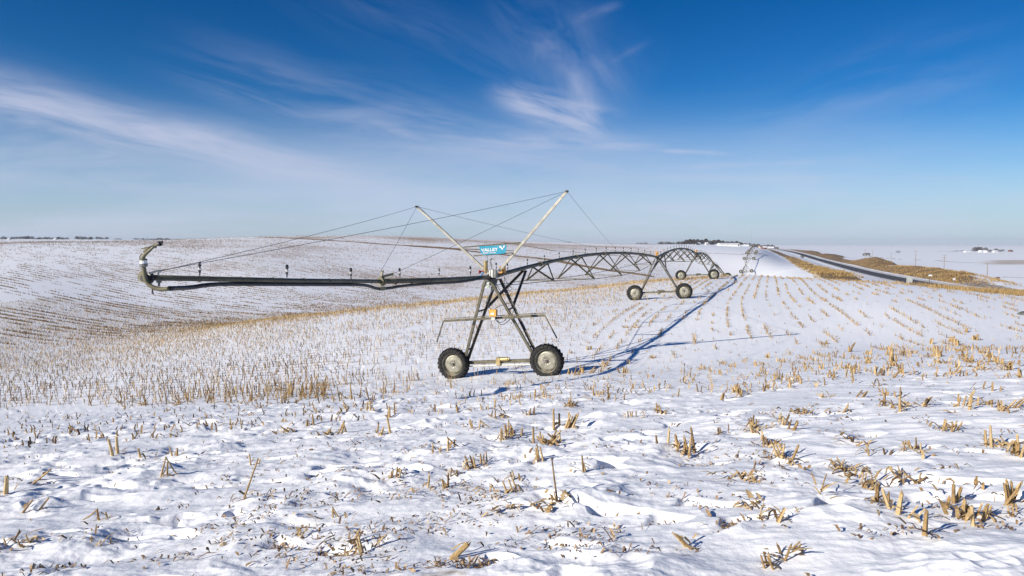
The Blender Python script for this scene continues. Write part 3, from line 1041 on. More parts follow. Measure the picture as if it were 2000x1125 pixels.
# --- the overhang with its end gun
AP = FR[0][2]
JT = Pt(744, 549.5, 18.9)
EN = Pt(303, 542.5, 11.5)
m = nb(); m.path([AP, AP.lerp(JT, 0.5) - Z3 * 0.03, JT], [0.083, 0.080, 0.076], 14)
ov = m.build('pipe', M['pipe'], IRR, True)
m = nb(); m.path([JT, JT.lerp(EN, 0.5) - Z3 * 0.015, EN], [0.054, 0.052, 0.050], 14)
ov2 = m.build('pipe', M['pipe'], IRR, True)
od = (EN - JT).normalized()
m = nb()
for t in (0.07, 0.2, 0.33, 0.46, 0.6, 0.73, 0.87):
    m = nb(); m.lathe(JT.lerp(EN, t) - od * 0.01 - Z3 * 0.006, od, [(0.0, 0), (0.060, 0), (0.060, 0.02), (0.0, 0.02)], 12)
    m.build('pipe_clamp', M['dark'], ov2)
od1 = (JT - AP).normalized()
for t in (0.22, 0.36, 0.5, 0.64, 0.78, 0.9):
    m = nb(); m.lathe(AP.lerp(JT, t) - Z3 * 0.02, od1, [(0.0, 0), (0.09, 0), (0.09, 0.02), (0.0, 0.02)], 12)
    m.build('pipe_clamp', M['dark'], ov)
m = nb(); m.lathe(JT - od * 0.10, od, [(0.0, 0), (0.10, 0), (0.13, 0.02), (0.13, 0.05), (0.07, 0.06), (0.07, 0.13), (0.115, 0.135), (0.115, 0.165), (0, 0.165)], 14)
m.bar(JT + Z3 * 0.05, JT + Z3 * 0.30 + A3 * 0.1, 0.05, 0.05); m.bar(JT + Z3 * 0.12, JT + Z3 * 0.18 + A3 * 0.65, 0.04, 0.06)
m.box(JT - Z3 * 0.2 + P3 * 0.02, 0.08, 0.25, 0.1, (P3, A3, Z3))
m.build('pipe_coupling', M['olive'], IRR)
# black hose slung beneath the pipe
g = -Z3
hp = [Pt(330, 563.5, 11.35) , EN.lerp(JT, 0.10) - Z3 * 0.165, EN.lerp(JT, 0.19) - Z3 * 0.104, EN.lerp(JT, 0.4) - Z3 * 0.099, EN.lerp(JT, 0.7) - Z3 * 0.10, EN.lerp(JT, 0.88) - Z3 * 0.107,
      EN.lerp(JT, 0.96) - Z3 * 0.19, JT - Z3 * 0.20, JT.lerp(AP, 0.06) - Z3 * 0.20, JT.lerp(AP, 0.16) - Z3 * 0.155, JT.lerp(AP, 0.4) - Z3 * 0.127, JT.lerp(AP, 0.62) - Z3 * 0.12 + P3 * 0.03,
      JT.lerp(AP, 0.78) - Z3 * 0.06 + P3 * 0.08, JT.lerp(AP, 0.86) + P3 * 0.11]


def smooth_path(pts, k=4):
    out = []
    for i in range(len(pts) - 1):
        p0 = pts[max(i - 1, 0)]; p1 = pts[i]; p2 = pts[i + 1]; p3 = pts[min(i + 2, len(pts) - 1)]
        for q in range(k):
            t = q / k
            out.append(0.5 * ((2 * p1) + (p2 - p0) * t + (2 * p0 - 5 * p1 + 4 * p2 - p3) * t * t + (3 * p1 - p0 - 3 * p2 + p3) * t ** 3))
    out.append(pts[-1])
    return out


m = nb(); m.path(smooth_path(hp), 0.042, 10); m.build('hose', M['black'], IRR, True)
for px, py, y, k in ((389, 537, 12.45, 0.90), (560, 541, 14.6, 1.0), (685, 544, 17.2, 1.0), (781, 543, 19.4, 0.98), (857, 542, 21.6, 0.95), (919, 540, 23.9, 1.15)):
    # stand each sprinkler on the pipe where the photo shows it
    u = (px - 1000) / F
    best = min((abs((AP.lerp(JT, t / 400)).x / (AP.lerp(JT, t / 400)).y - u), AP.lerp(JT, t / 400), 0.04) for t in range(401))
    best2 = min((abs((JT.lerp(EN, t / 400)).x / (JT.lerp(EN, t / 400)).y - u), JT.lerp(EN, t / 400), 0.0) for t in range(401))
    b = min(best, best2, key=lambda q: q[0])
    put_sprinkler(b[1] + Z3 * b[2], k)
# end gun
GY = 11.35
def G(px, py, dy=0.0): return Pt(px, py, GY + dy)
m = nb(); m.path(smooth_path([G(330, 564), G(314, 565), G(299, 561), G(288, 553), G(283, 541), G(281.5, 528), G(280.5, 520)]), 0.036, 12)
gun = m.build('end_gun', M['olive'], IRR, True)
m = nb(); m.lathe(G(277.5, 540.5, 0.10), od, [(0.0, -0.02), (0.098, -0.02), (0.098, 0.0), (0.0, 0.0)], 18)
for k in range(6):
    a = 2 * math.pi * k / 6
    m.lathe(G(277.5, 540.5, 0.10) + P3 * (0.085 * math.cos(a)) + Z3 * (0.085 * math.sin(a)), od, [(0.0, -0.04), (0.014, -0.04), (0.014, 0.0), (0, 0.0)], 6)
m.build('end_flange', M['olive'], gun)
m = nb(); m.lathe(G(290.5, 543, 0.12), od, [(0.0, -0.02), (0.105, -0.02), (0.105, 0.02), (0.06, 0.03), (0.06, 0.12), (0, 0.12)], 18)
m.build('end_flange', M['black'], gun)
m = nb(); m.lathe(G(281, 521), Z3, [(0.0, 0), (0.055, 0), (0.062, 0.02), (0.062, 0.05), (0.05, 0.055)], 12); m.build('lower_collar', M['greypaint'], gun)
m = nb(); m.lathe(G(280.5, 516), Z3, [(0.0, 0), (0.056, 0), (0.056, 0.085), (0.045, 0.09), (0, 0.09)], 12); m.build('bearing_collar', M['signwhite'], gun)
m = nb(); m.lathe(G(280, 508.5), Z3, [(0.0, 0), (0.062, 0.0), (0.062, 0.02), (0.04, 0.03)], 12)
m.path(smooth_path([G(280, 508), G(280, 502), G(284, 496.5), G(291, 490), G(299, 483), G(306, 478.5), G(311, 477)]), [0.036 - 0.0008 * q for q in range(25)][:25], 10)
bar_ = m.build('gun_barrel', M['olive'], gun, True)
m = nb(); m.path([G(309, 477.2), G(313, 475.6)], [0.036, 0.045], 10); m.box(G(311.5, 473.4), 0.045, 0.03, 0.03); m.box(G(316, 473.2), 0.03, 0.03, 0.05); m.box(G(313.5, 477.8), 0.06, 0.03, 0.02)
m.build('gun_nozzle', M['black'], gun)
m = nb(); m.bar(G(285, 486), G(303, 477), 0.022, 0.018); m.bar(G(281, 492), G(288, 488), 0.05, 0.03); m.bar(G(277, 485.5), G(284, 484.8), 0.05, 0.02)
m.box(G(287.5, 484.6), 0.06, 0.05, 0.045); m.path([G(273.5, 510), G(273, 501), G(276, 497), G(280, 496)], 0.009, 6)
m.build('drive_arm', M['olive'], gun)
m = nb(); m.bar(G(283, 491), G(297, 481.5), 0.04, 0.03); m.box(G(302, 482), 0.04, 0.05, 0.04); m.build('counterweight', M['black'], gun)
m = nb(); m.path([G(298, 561, 0.0), G(297.5, 573)], 0.014, 6); m.path([G(296.5, 571.5), G(300, 574)], 0.012, 6); m.build('drain_cock', M['dark'], gun)
m = nb(); m.tube(Pt(310.5, 546, 11.55), Pt(310.5, 552, 11.55), 0.042, n=12); m.tube(Pt(310.5, 551, 11.55), Pt(310.8, 559, 11.55), 0.02, n=8); m.build('drain_valve', M['greypaint'], gun)
m = nb(); m.bar(Pt(291, 534, 11.4), Pt(310, 528.5, 11.5), 0.05, 0.03); m.tube(Pt(309.5, 528, 11.5), Pt(309.5, 538, 11.5), 0.016, n=8); m.path([Pt(309, 529.5, 11.5), Pt(314, 529.5, 11.55)], 0.022, 8)
m.build('cable_anchor', M['mast'], gun)

# --- masts, guy cables, sign
ML0, ML1 = Pt(958, 537, 26.2), AP + P3 * -3.1 + A3 * -0.7
MR0, MR1 = Pt(975, 529, 26.1), AP + P3 * 3.1 + A3 * -1.2
ML1 = Pt(814, 403.5, ML1.y); MR1 = Pt(1107.5, 373.5, MR1.y)
for p, q in ((ML0, ML1), (MR0, MR1)):
    m = nb(); m.bar(p, q, 0.085, 0.085, A3); m.bar(p, p.lerp(q, 0.42), 0.10, 0.06, A3)
    mo = m.build('mast', M['mast'], IRR)
    m = nb(); m.box(q, 0.06, 0.2, 0.06, (P3, A3, Z3)); m.tube(q - A3 * 0.14, q + A3 * 0.14, 0.02, n=8); m.build('mast_cap', M['dark'], mo)
anch = Pt(313, 529.5, 11.55)
S1 = FN[0](0.60) + Z3 * 0.1
for p, q in ((ML1, anch), (MR1, anch + Z3 * 0.01), (ML1, JT + Z3 * 0.28), (MR1, JT + Z3 * 0.18 + A3 * 0.65), (ML1, S1 - P3 * 0.06), (MR1, S1 + P3 * 0.06)):
    m = nb()
    ln = (q - p).length
    m.path([p.lerp(q, t / 8) - Z3 * (0.004 * ln * 4 * (t / 8) * (1 - t / 8)) for t in range(9)], 0.0062, 5)
    m.build('guy_cable', M['cable'], IRR)
# braces between the masts that carry the sign
SY = 25.6
for (a, b) in (((905, 482.8), (1017, 473.8)), ((925, 499.6), (1001, 493.8))):
    m = nb(); m.bar(Pt(*a, SY + 0.32), Pt(*b, SY - 0.12), 0.035, 0.05); m.build('sign_brace', M['steel'], IRR)
# blue name board, its lower corners cut round
TL, TR, BR, BL = Pt(936, 481.2, SY), Pt(989, 478.3, SY - 0.1), Pt(984, 494.5, SY - 0.1), Pt(941, 498, SY)
ex = (TR - TL).normalized(); wS = (TR - TL).length
nS = ex.cross(Z3).normalized(); ez = nS.cross(ex) * -1
if ez.z < 0: ez = -ez
hS = 0.325
org = TL - ez * hS


def sgn(u, v, d=0.0): return org + ex * (u * wS) + ez * (v * hS) + nS * d


if nS.y > 0: nS = -nS
outl = [(0.0, 1.0), (0.0, 0.80), (0.02, 0.55), (0.05, 0.25), (0.09, 0.06), (0.14, 0.0), (0.80, 0.0), (0.90, 0.03), (0.95, 0.12), (0.985, 0.5), (1.0, 0.75), (1.0, 1.0)]
m = nb()
n_ = len(outl)
vs = [sgn(u, v, 0.0) for u, v in outl] + [sgn(u, v, -0.03) for u, v in outl]
m.add(vs, [tuple(range(n_)), tuple(range(2 * n_ - 1, n_ - 1, -1))] + [(k, (k + 1) % n_, n_ + (k + 1) % n_, n_ + k) for k in range(n_)])
board = m.build('name_board', M['sign'], IRR)


def letters(txt, u0, u1, v0, v1, bold, shear, mat, name):
    cu = bpy.data.curves.new(name, 'FONT'); cu.body = txt; cu.size = 1.0; cu.offset = bold; cu.extrude = 0.02; cu.shear = shear; cu.resolution_u = 3
    ob = bpy.data.objects.new(name, cu); COL.objects.link(ob)
    bpy.context.view_layer.update()
    me = bpy.data.meshes.new_from_object(ob.evaluated_get(bpy.context.evaluated_depsgraph_get()))
    COL.objects.unlink(ob); bpy.data.objects.remove(ob)
    n = len(me.vertices)
    co = np.empty(n * 3, dtype=np.float32); me.vertices.foreach_get('co', co); co = co.reshape(-1, 3)
    lo = co.min(0); hi = co.max(0)
    a = (co[:, 0] - lo[0]) / (hi[0] - lo[0]); b = (co[:, 1] - lo[1]) / (hi[1] - lo[1])
    E = np.array(ex); Ez = np.array(ez); N = np.array(nS); O = np.array(org - OFF)
    new = O + np.outer((u0 + a * (u1 - u0)) * wS, E) + np.outer((v0 + b * (v1 - v0)) * hS, Ez) + np.outer(0.004 + (co[:, 2] > 0) * 0.006, N)
    me.vertices.foreach_set('co', new.astype(np.float32).ravel()); me.update()
    me.materials.clear(); me.materials.append(mat); me.name = name
    o = bpy.data.objects.new(name, me)
    return link(o, board)


letters('VALLEY', 0.06, 0.69, 0.36, 0.74, 0.035, 0.0, M['signwhite'], 'lettering')
letters('8000 series', 0.12, 0.60, 0.12, 0.29, 0.02, 0.0, M['signwhite'], 'lettering')
# the winged V emblem
m = nb()
def em(pts):
    n = len(pts)
    vs = [sgn(u, v, 0.010) for u, v in pts] + [sgn(u, v, 0.004) for u, v in pts]
    m.add(vs, [tuple(range(n)), tuple(range(2 * n - 1, n - 1, -1))] + [(k, (k + 1) % n, n + (k + 1) % n, n + k) for k in range(n)])
em([(0.715, 0.92), (0.80, 0.90), (0.845, 0.70), (0.862, 0.62), (0.845, 0.40), (0.80, 0.66), (0.755, 0.70)])
em([(0.955, 0.95), (0.925, 0.74), (0.89, 0.68), (0.845, 0.40), (0.862, 0.62), (0.875, 0.74), (0.885, 0.92)])
m.build('emblem', M['signwhite'], board)

# --- fittings round the first tower
def AT(px, py, y=25.8): return Pt(px, py, y)
m = nb(); m.lathe(AT(948.5, 534), Z3, [(0.0, 0), (0.05, 0), (0.06, 0.05), (0.085, 0.12), (0.085, 0.42), (0.10, 0.43), (0.10, 0.48), (0, 0.48)], 14)
autosmooth(m.build('pressure_vessel', M['brass'], IRR))
m = nb(); m.box(AT(957.5, 535), 0.04, 0.14, 0.26, (P3, A3, Z3)); m.box(AT(962, 534.5), 0.075, 0.16, 0.30, (P3, A3, Z3)); m.build('junction_box', M['white'], IRR)
m = nb(); m.box(AT(967.5, 535), 0.10, 0.18, 0.28, (P3, A3, Z3)); m.build('junction_box', M['greypaint'], IRR)
m = nb(); m.path([AT(952.5, 530, 25.9), AT(952, 512), AT(950.5, 474), AT(947.5, 473), AT(945.5, 476), AT(945.2, 481), AT(946, 484)], 0.012, 6)
m.path([AT(946, 482), AT(946, 490)], [0.034, 0.022], 8)
m.build('riser', M['greypaint'], IRR)
m = nb(); m.path([AT(961, 527), AT(960, 518), AT(958.5, 512), AT(958, 507)], 0.014, 6); m.box(AT(958, 506.6), 0.06, 0.06, 0.02); m.path([AT(958.5, 520), AT(957, 514), AT(960.5, 505.5)], 0.009, 6); m.box(AT(961, 505), 0.05, 0.04, 0.03)
m.build('vent_pipe', M['dark'], IRR)
m = nb(); m.lathe(AT(935.5, 530.8), P3, [(0.0, -0.01), (0.055, 0.0), (0.07, 0.03), (0.055, 0.06), (0, 0.07)], 12); m.tube(AT(936, 530.5), AT(945, 530.5), 0.03, n=8)
m.build('gate_valve', M['red'], IRR)
m = nb(); m.path(smooth_path([AT(944, 530.5), AT(942.5, 534), AT(939.5, 537.5), AT(937, 541)]), 0.032, 8); m.build('hose', M['bluehose'], IRR, True)
m = nb(); m.box(AP - Z3 * 0.22 - P3 * 0.02, 0.26, 0.3, 0.16, (P3, A3, Z3)); m.tube(AP - Z3 * 0.12 + P3 * 0.1, AP - Z3 * 0.42 + P3 * 0.1, 0.075, n=12); m.box(AP - Z3 * 0.42 + P3 * 0.10, 0.18, 0.18, 0.14, (P3, A3, Z3))
m.build('pivot_knuckle', M['greypaint'], IRR)
m = nb(); m.box(AT(951.5, 556), 0.20, 0.05, 0.28, (P3, A3, Z3)); m.build('cover_plate', M['glass_aged'], IRR)
put_sprinkler(AT(969.5, 529, 26.2), 0.95)
# crossbar with hanging end rods, control box
CB0, CB1 = Pt(866, 627.5, 26.3), Pt(1064, 616.5, 24.9)
m = nb(); m.angle(CB0, CB1, 0.085, 0.015, Z3); m.bar(CB0 + Z3 * 0.09 + A3 * 0.1, CB1 + Z3 * 0.09 + A3 * 0.1, 0.03, 0.025)
m.box(CB0.lerp(CB1, 0.285), 0.40, 0.22, 0.03, (P3, A3, Z3)); m.box(CB0.lerp(CB1, 0.745), 0.34, 0.22, 0.03, (P3, A3, Z3))
cb = m.build('crossbar', M['steel'], IRR)
for p, q in ((CB0, Pt(853, 668, 26.0)), (CB1, Pt(1087.5, 660, 24.4))):
    m = nb(); m.tube(p, q, 0.027, n=8); m.build('guard_rod', M['steel'], IRR)
m = nb(); m.box(Pt(963.5, 611, 25.45), 0.27, 0.17, 0.255, (P3, A3, Z3))
ob = m.build('control_box', M['orange'], IRR)
m = nb(); m.box(Pt(963.2, 612.3, 25.45) - A3 * 0.088, 0.13, 0.004, 0.06, (P3, A3, Z3)); m.build('box_label', M['signwhite'], ob)
m = nb(); m.box(Pt(963.8, 621, 25.5), 0.15, 0.1, 0.14, (P3, A3, Z3)); m.build('box_mount', M['glass_aged'], ob)
def K(px, py, y=25.7): return Pt(px, py, y)
for pts in ([K(966, 618), K(971, 628), K(981, 629), K(993, 618), K(998, 600), K(999, 590)], [K(968, 618), K(975, 632), K(984, 633), K(997, 622), K(1003, 606), K(1004.5, 592)],
            [K(960, 604), K(953, 598), K(950, 590), K(956, 576), K(966, 560)], [K(966, 603), K(978, 597), K(986, 595), K(1000, 590)],
            [K(985, 540), K(992, 556), K(1000, 563), K(996, 568), K(991, 567)], [K(967, 548), K(972, 560), K(979, 570), K(985, 576), K(990, 573), K(993, 562)],
            [K(946, 560), K(953, 556), K(960, 552)], [K(985, 542), K(985, 572)]):
    m = nb(); m.path(smooth_path(pts), 0.012, 6); m.build('control_cable', M['black'], IRR)
# ------------------------------------------------------------------ corn stubble
STRAW = straw('corn_stalk', (0.12, 0.072, 0.038), (0.37, 0.24, 0.105), (0.58, 0.43, 0.23))
RESID = straw('corn_residue', (0.11, 0.065, 0.04), (0.30, 0.19, 0.10), (0.52, 0.38, 0.22))


def stalk(mb, base, d, h, r, bend=0.0, tint=None, leaf=0, n=6):
    """one cut stalk with joints, a ragged top and dried leaf strips"""
    base = Vector(base); d = Vector(d).normalized()
    mb.tint = random.uniform(0.2, 0.9) if tint is None else tint
    side = Vector((random.uniform(-1, 1), random.uniform(-1, 1), 0)).normalized()
    pts = []; rr = []
    k = max(3, int(h / 0.07))
    for i in range(k + 1):
        t = i / k
        pts.append(base - d * 0.04 * (1 - t) + d * (h * t) + side * (bend * h * t * t))
        rr.append(r * (1.10 - 0.25 * t) * (1.14 if i in (1, k // 2) else 1.0))
    mb.path(pts, rr, n)
    # split, slanting top
    top = pts[-1]; u = d.cross(side).normalized()
    a = random.random() * 6.28
    v = (side * math.cos(a) + u * math.sin(a))
    mb.add([top + v * r, top - v * r * 0.6 + u * r * 0.7, top - v * r * 0.6 - u * r * 0.7, top + v * r * 0.5 + d * r * random.uniform(0.8, 3.0)], [(0, 1, 3), (1, 2, 3), (2, 0, 3)])
    t0 = mb.tint
    for _ in range(leaf):
        mb.tint = min(1.0, max(0.0, t0 + random.uniform(-0.25, 0.35)))
        t = random.uniform(0.05, 0.8); i = int(t * k)
        p = pts[i]; a = random.random() * 6.28
        o = Vector((math.cos(a), math.sin(a), 0))
        ln = random.uniform(0.07, 0.20) * (0.6 + h); w = random.uniform(0.008, 0.016)
        wv = Vector((-o.y, o.x, 0)) * w
        rise = random.uniform(-0.2, 1.1)
        q = [p, p + o * ln * 0.35 + Z3 * (ln * 0.4 * rise), p + o * ln * 0.7 + Z3 * (ln * 0.25 * rise - ln * 0.15), p + o * ln * 0.9 - Z3 * ln * 0.45]
        vs = []
        for j, c in enumerate(q):
            ww = (0.7, 1.0, 0.8, 0.2)[j]
            vs += [c - wv * ww, c + wv * ww]
        mb.add(vs, [(0, 1, 3, 2), (2, 3, 5, 4), (4, 5, 7, 6)])
    mb.tint = t0


def folded(mb, base, d, h, d2, h2, r, tint=None):
    """a stalk snapped over part-way up"""
    base = Vector(base); d = Vector(d).normalized(); d2 = Vector(d2).normalized()
    mb.tint = random.uniform(0.25, 0.8) if tint is None else tint
    k = base + d * h
    mb.path([base - d * 0.04, base + d * h * 0.5, k], [r * 1.1, r, r * 0.85], 6)
    mb.path([k - d2 * r, k + d2 * h2 * 0.5 - Z3 * 0.01, k + d2 * h2], [r * 0.8, r * 0.85, r * 0.55], 6)


def litter(mb, c, rad, n, lo=0.05, hi=0.2):
    """loose strips and broken stalk pieces round a stub"""
    c = Vector(c)
    for _ in range(n):
        a = random.random() * 6.28; b = random.random() * 6.28; q = rad * math.sqrt(random.random())
        p = c + Vector((math.cos(a) * q, math.sin(a) * q, 0)); p.z = gzf(p.x, p.y) + random.uniform(0.004, 0.05)
        ln = random.uniform(lo, hi); w = random.uniform(0.006, 0.015)
        o = Vector((math.cos(b), math.sin(b), random.uniform(-0.15, 0.5))).normalized()
        wv = o.cross(Z3).normalized() * w
        mb.tint = random.uniform(0.1, 0.95)
        m_ = p + o * ln * 0.5 + Z3 * random.uniform(0, 0.03)
        e = p + o * ln - Z3 * random.uniform(0, 0.04)
        mb.add([p - wv, p + wv, m_ - wv, m_ + wv, e - wv * 0.4, e + wv * 0.4], [(0, 1, 3, 2), (2, 3, 5, 4)])


def gzf(x, y):
    return gz(x, y)


def clump(kind, n, h, rr, lean=(0, 0), row=None):
    """builds one clump round the origin (flat local ground) as an MB"""
    mb = MB()
    row = Vector(row) if row is not None else Vector((math.cos(random.random() * 6.28), math.sin(random.random() * 6.28), 0))
    if kind == 'up':
        for k in range(n):
            off = row * ((k - (n - 1) / 2) * random.uniform(0.05, 0.095)) + Vector((random.gauss(0, .025), random.gauss(0, .025), 0))
            hh = h * (1.0 if k == 0 else random.uniform(0.4, 0.95))
            stalk(mb, off, (lean[0] + random.gauss(0, .15), lean[1] + random.gauss(0, .15), 1), hh, rr * random.uniform(0.8, 1.1), random.uniform(-.06, .06), None, random.choice((0, 1, 1, 2)))
    elif kind == 'lean':
        for k in range(n):
            off = Vector((random.gauss(0, .03), random.gauss(0, .03), 0))
            stalk(mb, off, (lean[0] + random.gauss(0, .05), lean[1] + random.gauss(0, .05), 1), h * random.uniform(0.85, 1) * math.hypot(1, math.hypot(*lean)), rr, 0.0, None, 1)
    elif kind == 'bent':
        d2 = Vector((lean[0], lean[1], -0.75))
        folded(mb, (0, 0, 0), (random.gauss(0, .1), random.gauss(0, .1), 1), h, d2, h * 1.15 / 0.8, rr)
        if n > 1: stalk(mb, (0.05, 0.03, 0), (random.gauss(0, .15), random.gauss(0, .15), 1), h * 0.7, rr, 0.05, None, 1)
    elif kind == 'lie':
        d = Vector((lean[0], lean[1], 0.0)); L = d.length
        d = d.normalized()
        for k in range(n):
            p = Vector((random.gauss(0, .03), random.gauss(0, .03), rr * 0.8))
            mb.tint = random.uniform(0.4, 0.9)
            q = p + d * h * random.uniform(0.75, 1.0) + Vector((random.gauss(0, .04), random.gauss(0, .04), random.uniform(0.01, 0.10)))
            mb.path([p, p.lerp(q, 0.5) + Z3 * 0.01, q], [rr, rr * 0.95, rr * 0.7], 6)
    elif kind == 'bunch':
        for k in range(n):
            a = random.random() * 6.28
            stalk(mb, (random.gauss(0, .05), random.gauss(0, .05), 0), (math.cos(a) * 1.1 + lean[0], math.sin(a) * 1.1 + lean[1], random.uniform(0.4, 1.3)), h * random.uniform(0.6, 1.1), rr * 0.8, random.uniform(-.2, .2), None, 2)
    nl = {'up': 3 + n, 'lean': 3, 'bent': 4, 'lie': 4, 'bunch': 8}[kind]
    for _ in range(nl):                       # scraps at the foot
        a = random.random() * 6.28; b = random.random() * 6.28; q = random.uniform(0.02, 0.16)
        p = Vector((math.cos(a) * q, math.sin(a) * q, random.uniform(0.0, 0.03)))
        o = Vector((math.cos(b), math.sin(b), random.uniform(0.0, 0.5))).normalized()
        ln = random.uniform(0.04, 0.13); wv = o.cross(Z3).normalized() * random.uniform(0.005, 0.012)
        mb.tint = random.uniform(0.1, 0.95)
        e = p + o * ln
        mb.add([p - wv, p + wv, p.lerp(e, .5) - wv + Z3 * .012, p.lerp(e, .5) + wv + Z3 * .012, e - wv * .3, e + wv * .3], [(0, 1, 3, 2), (2, 3, 5, 4)])
    return mb


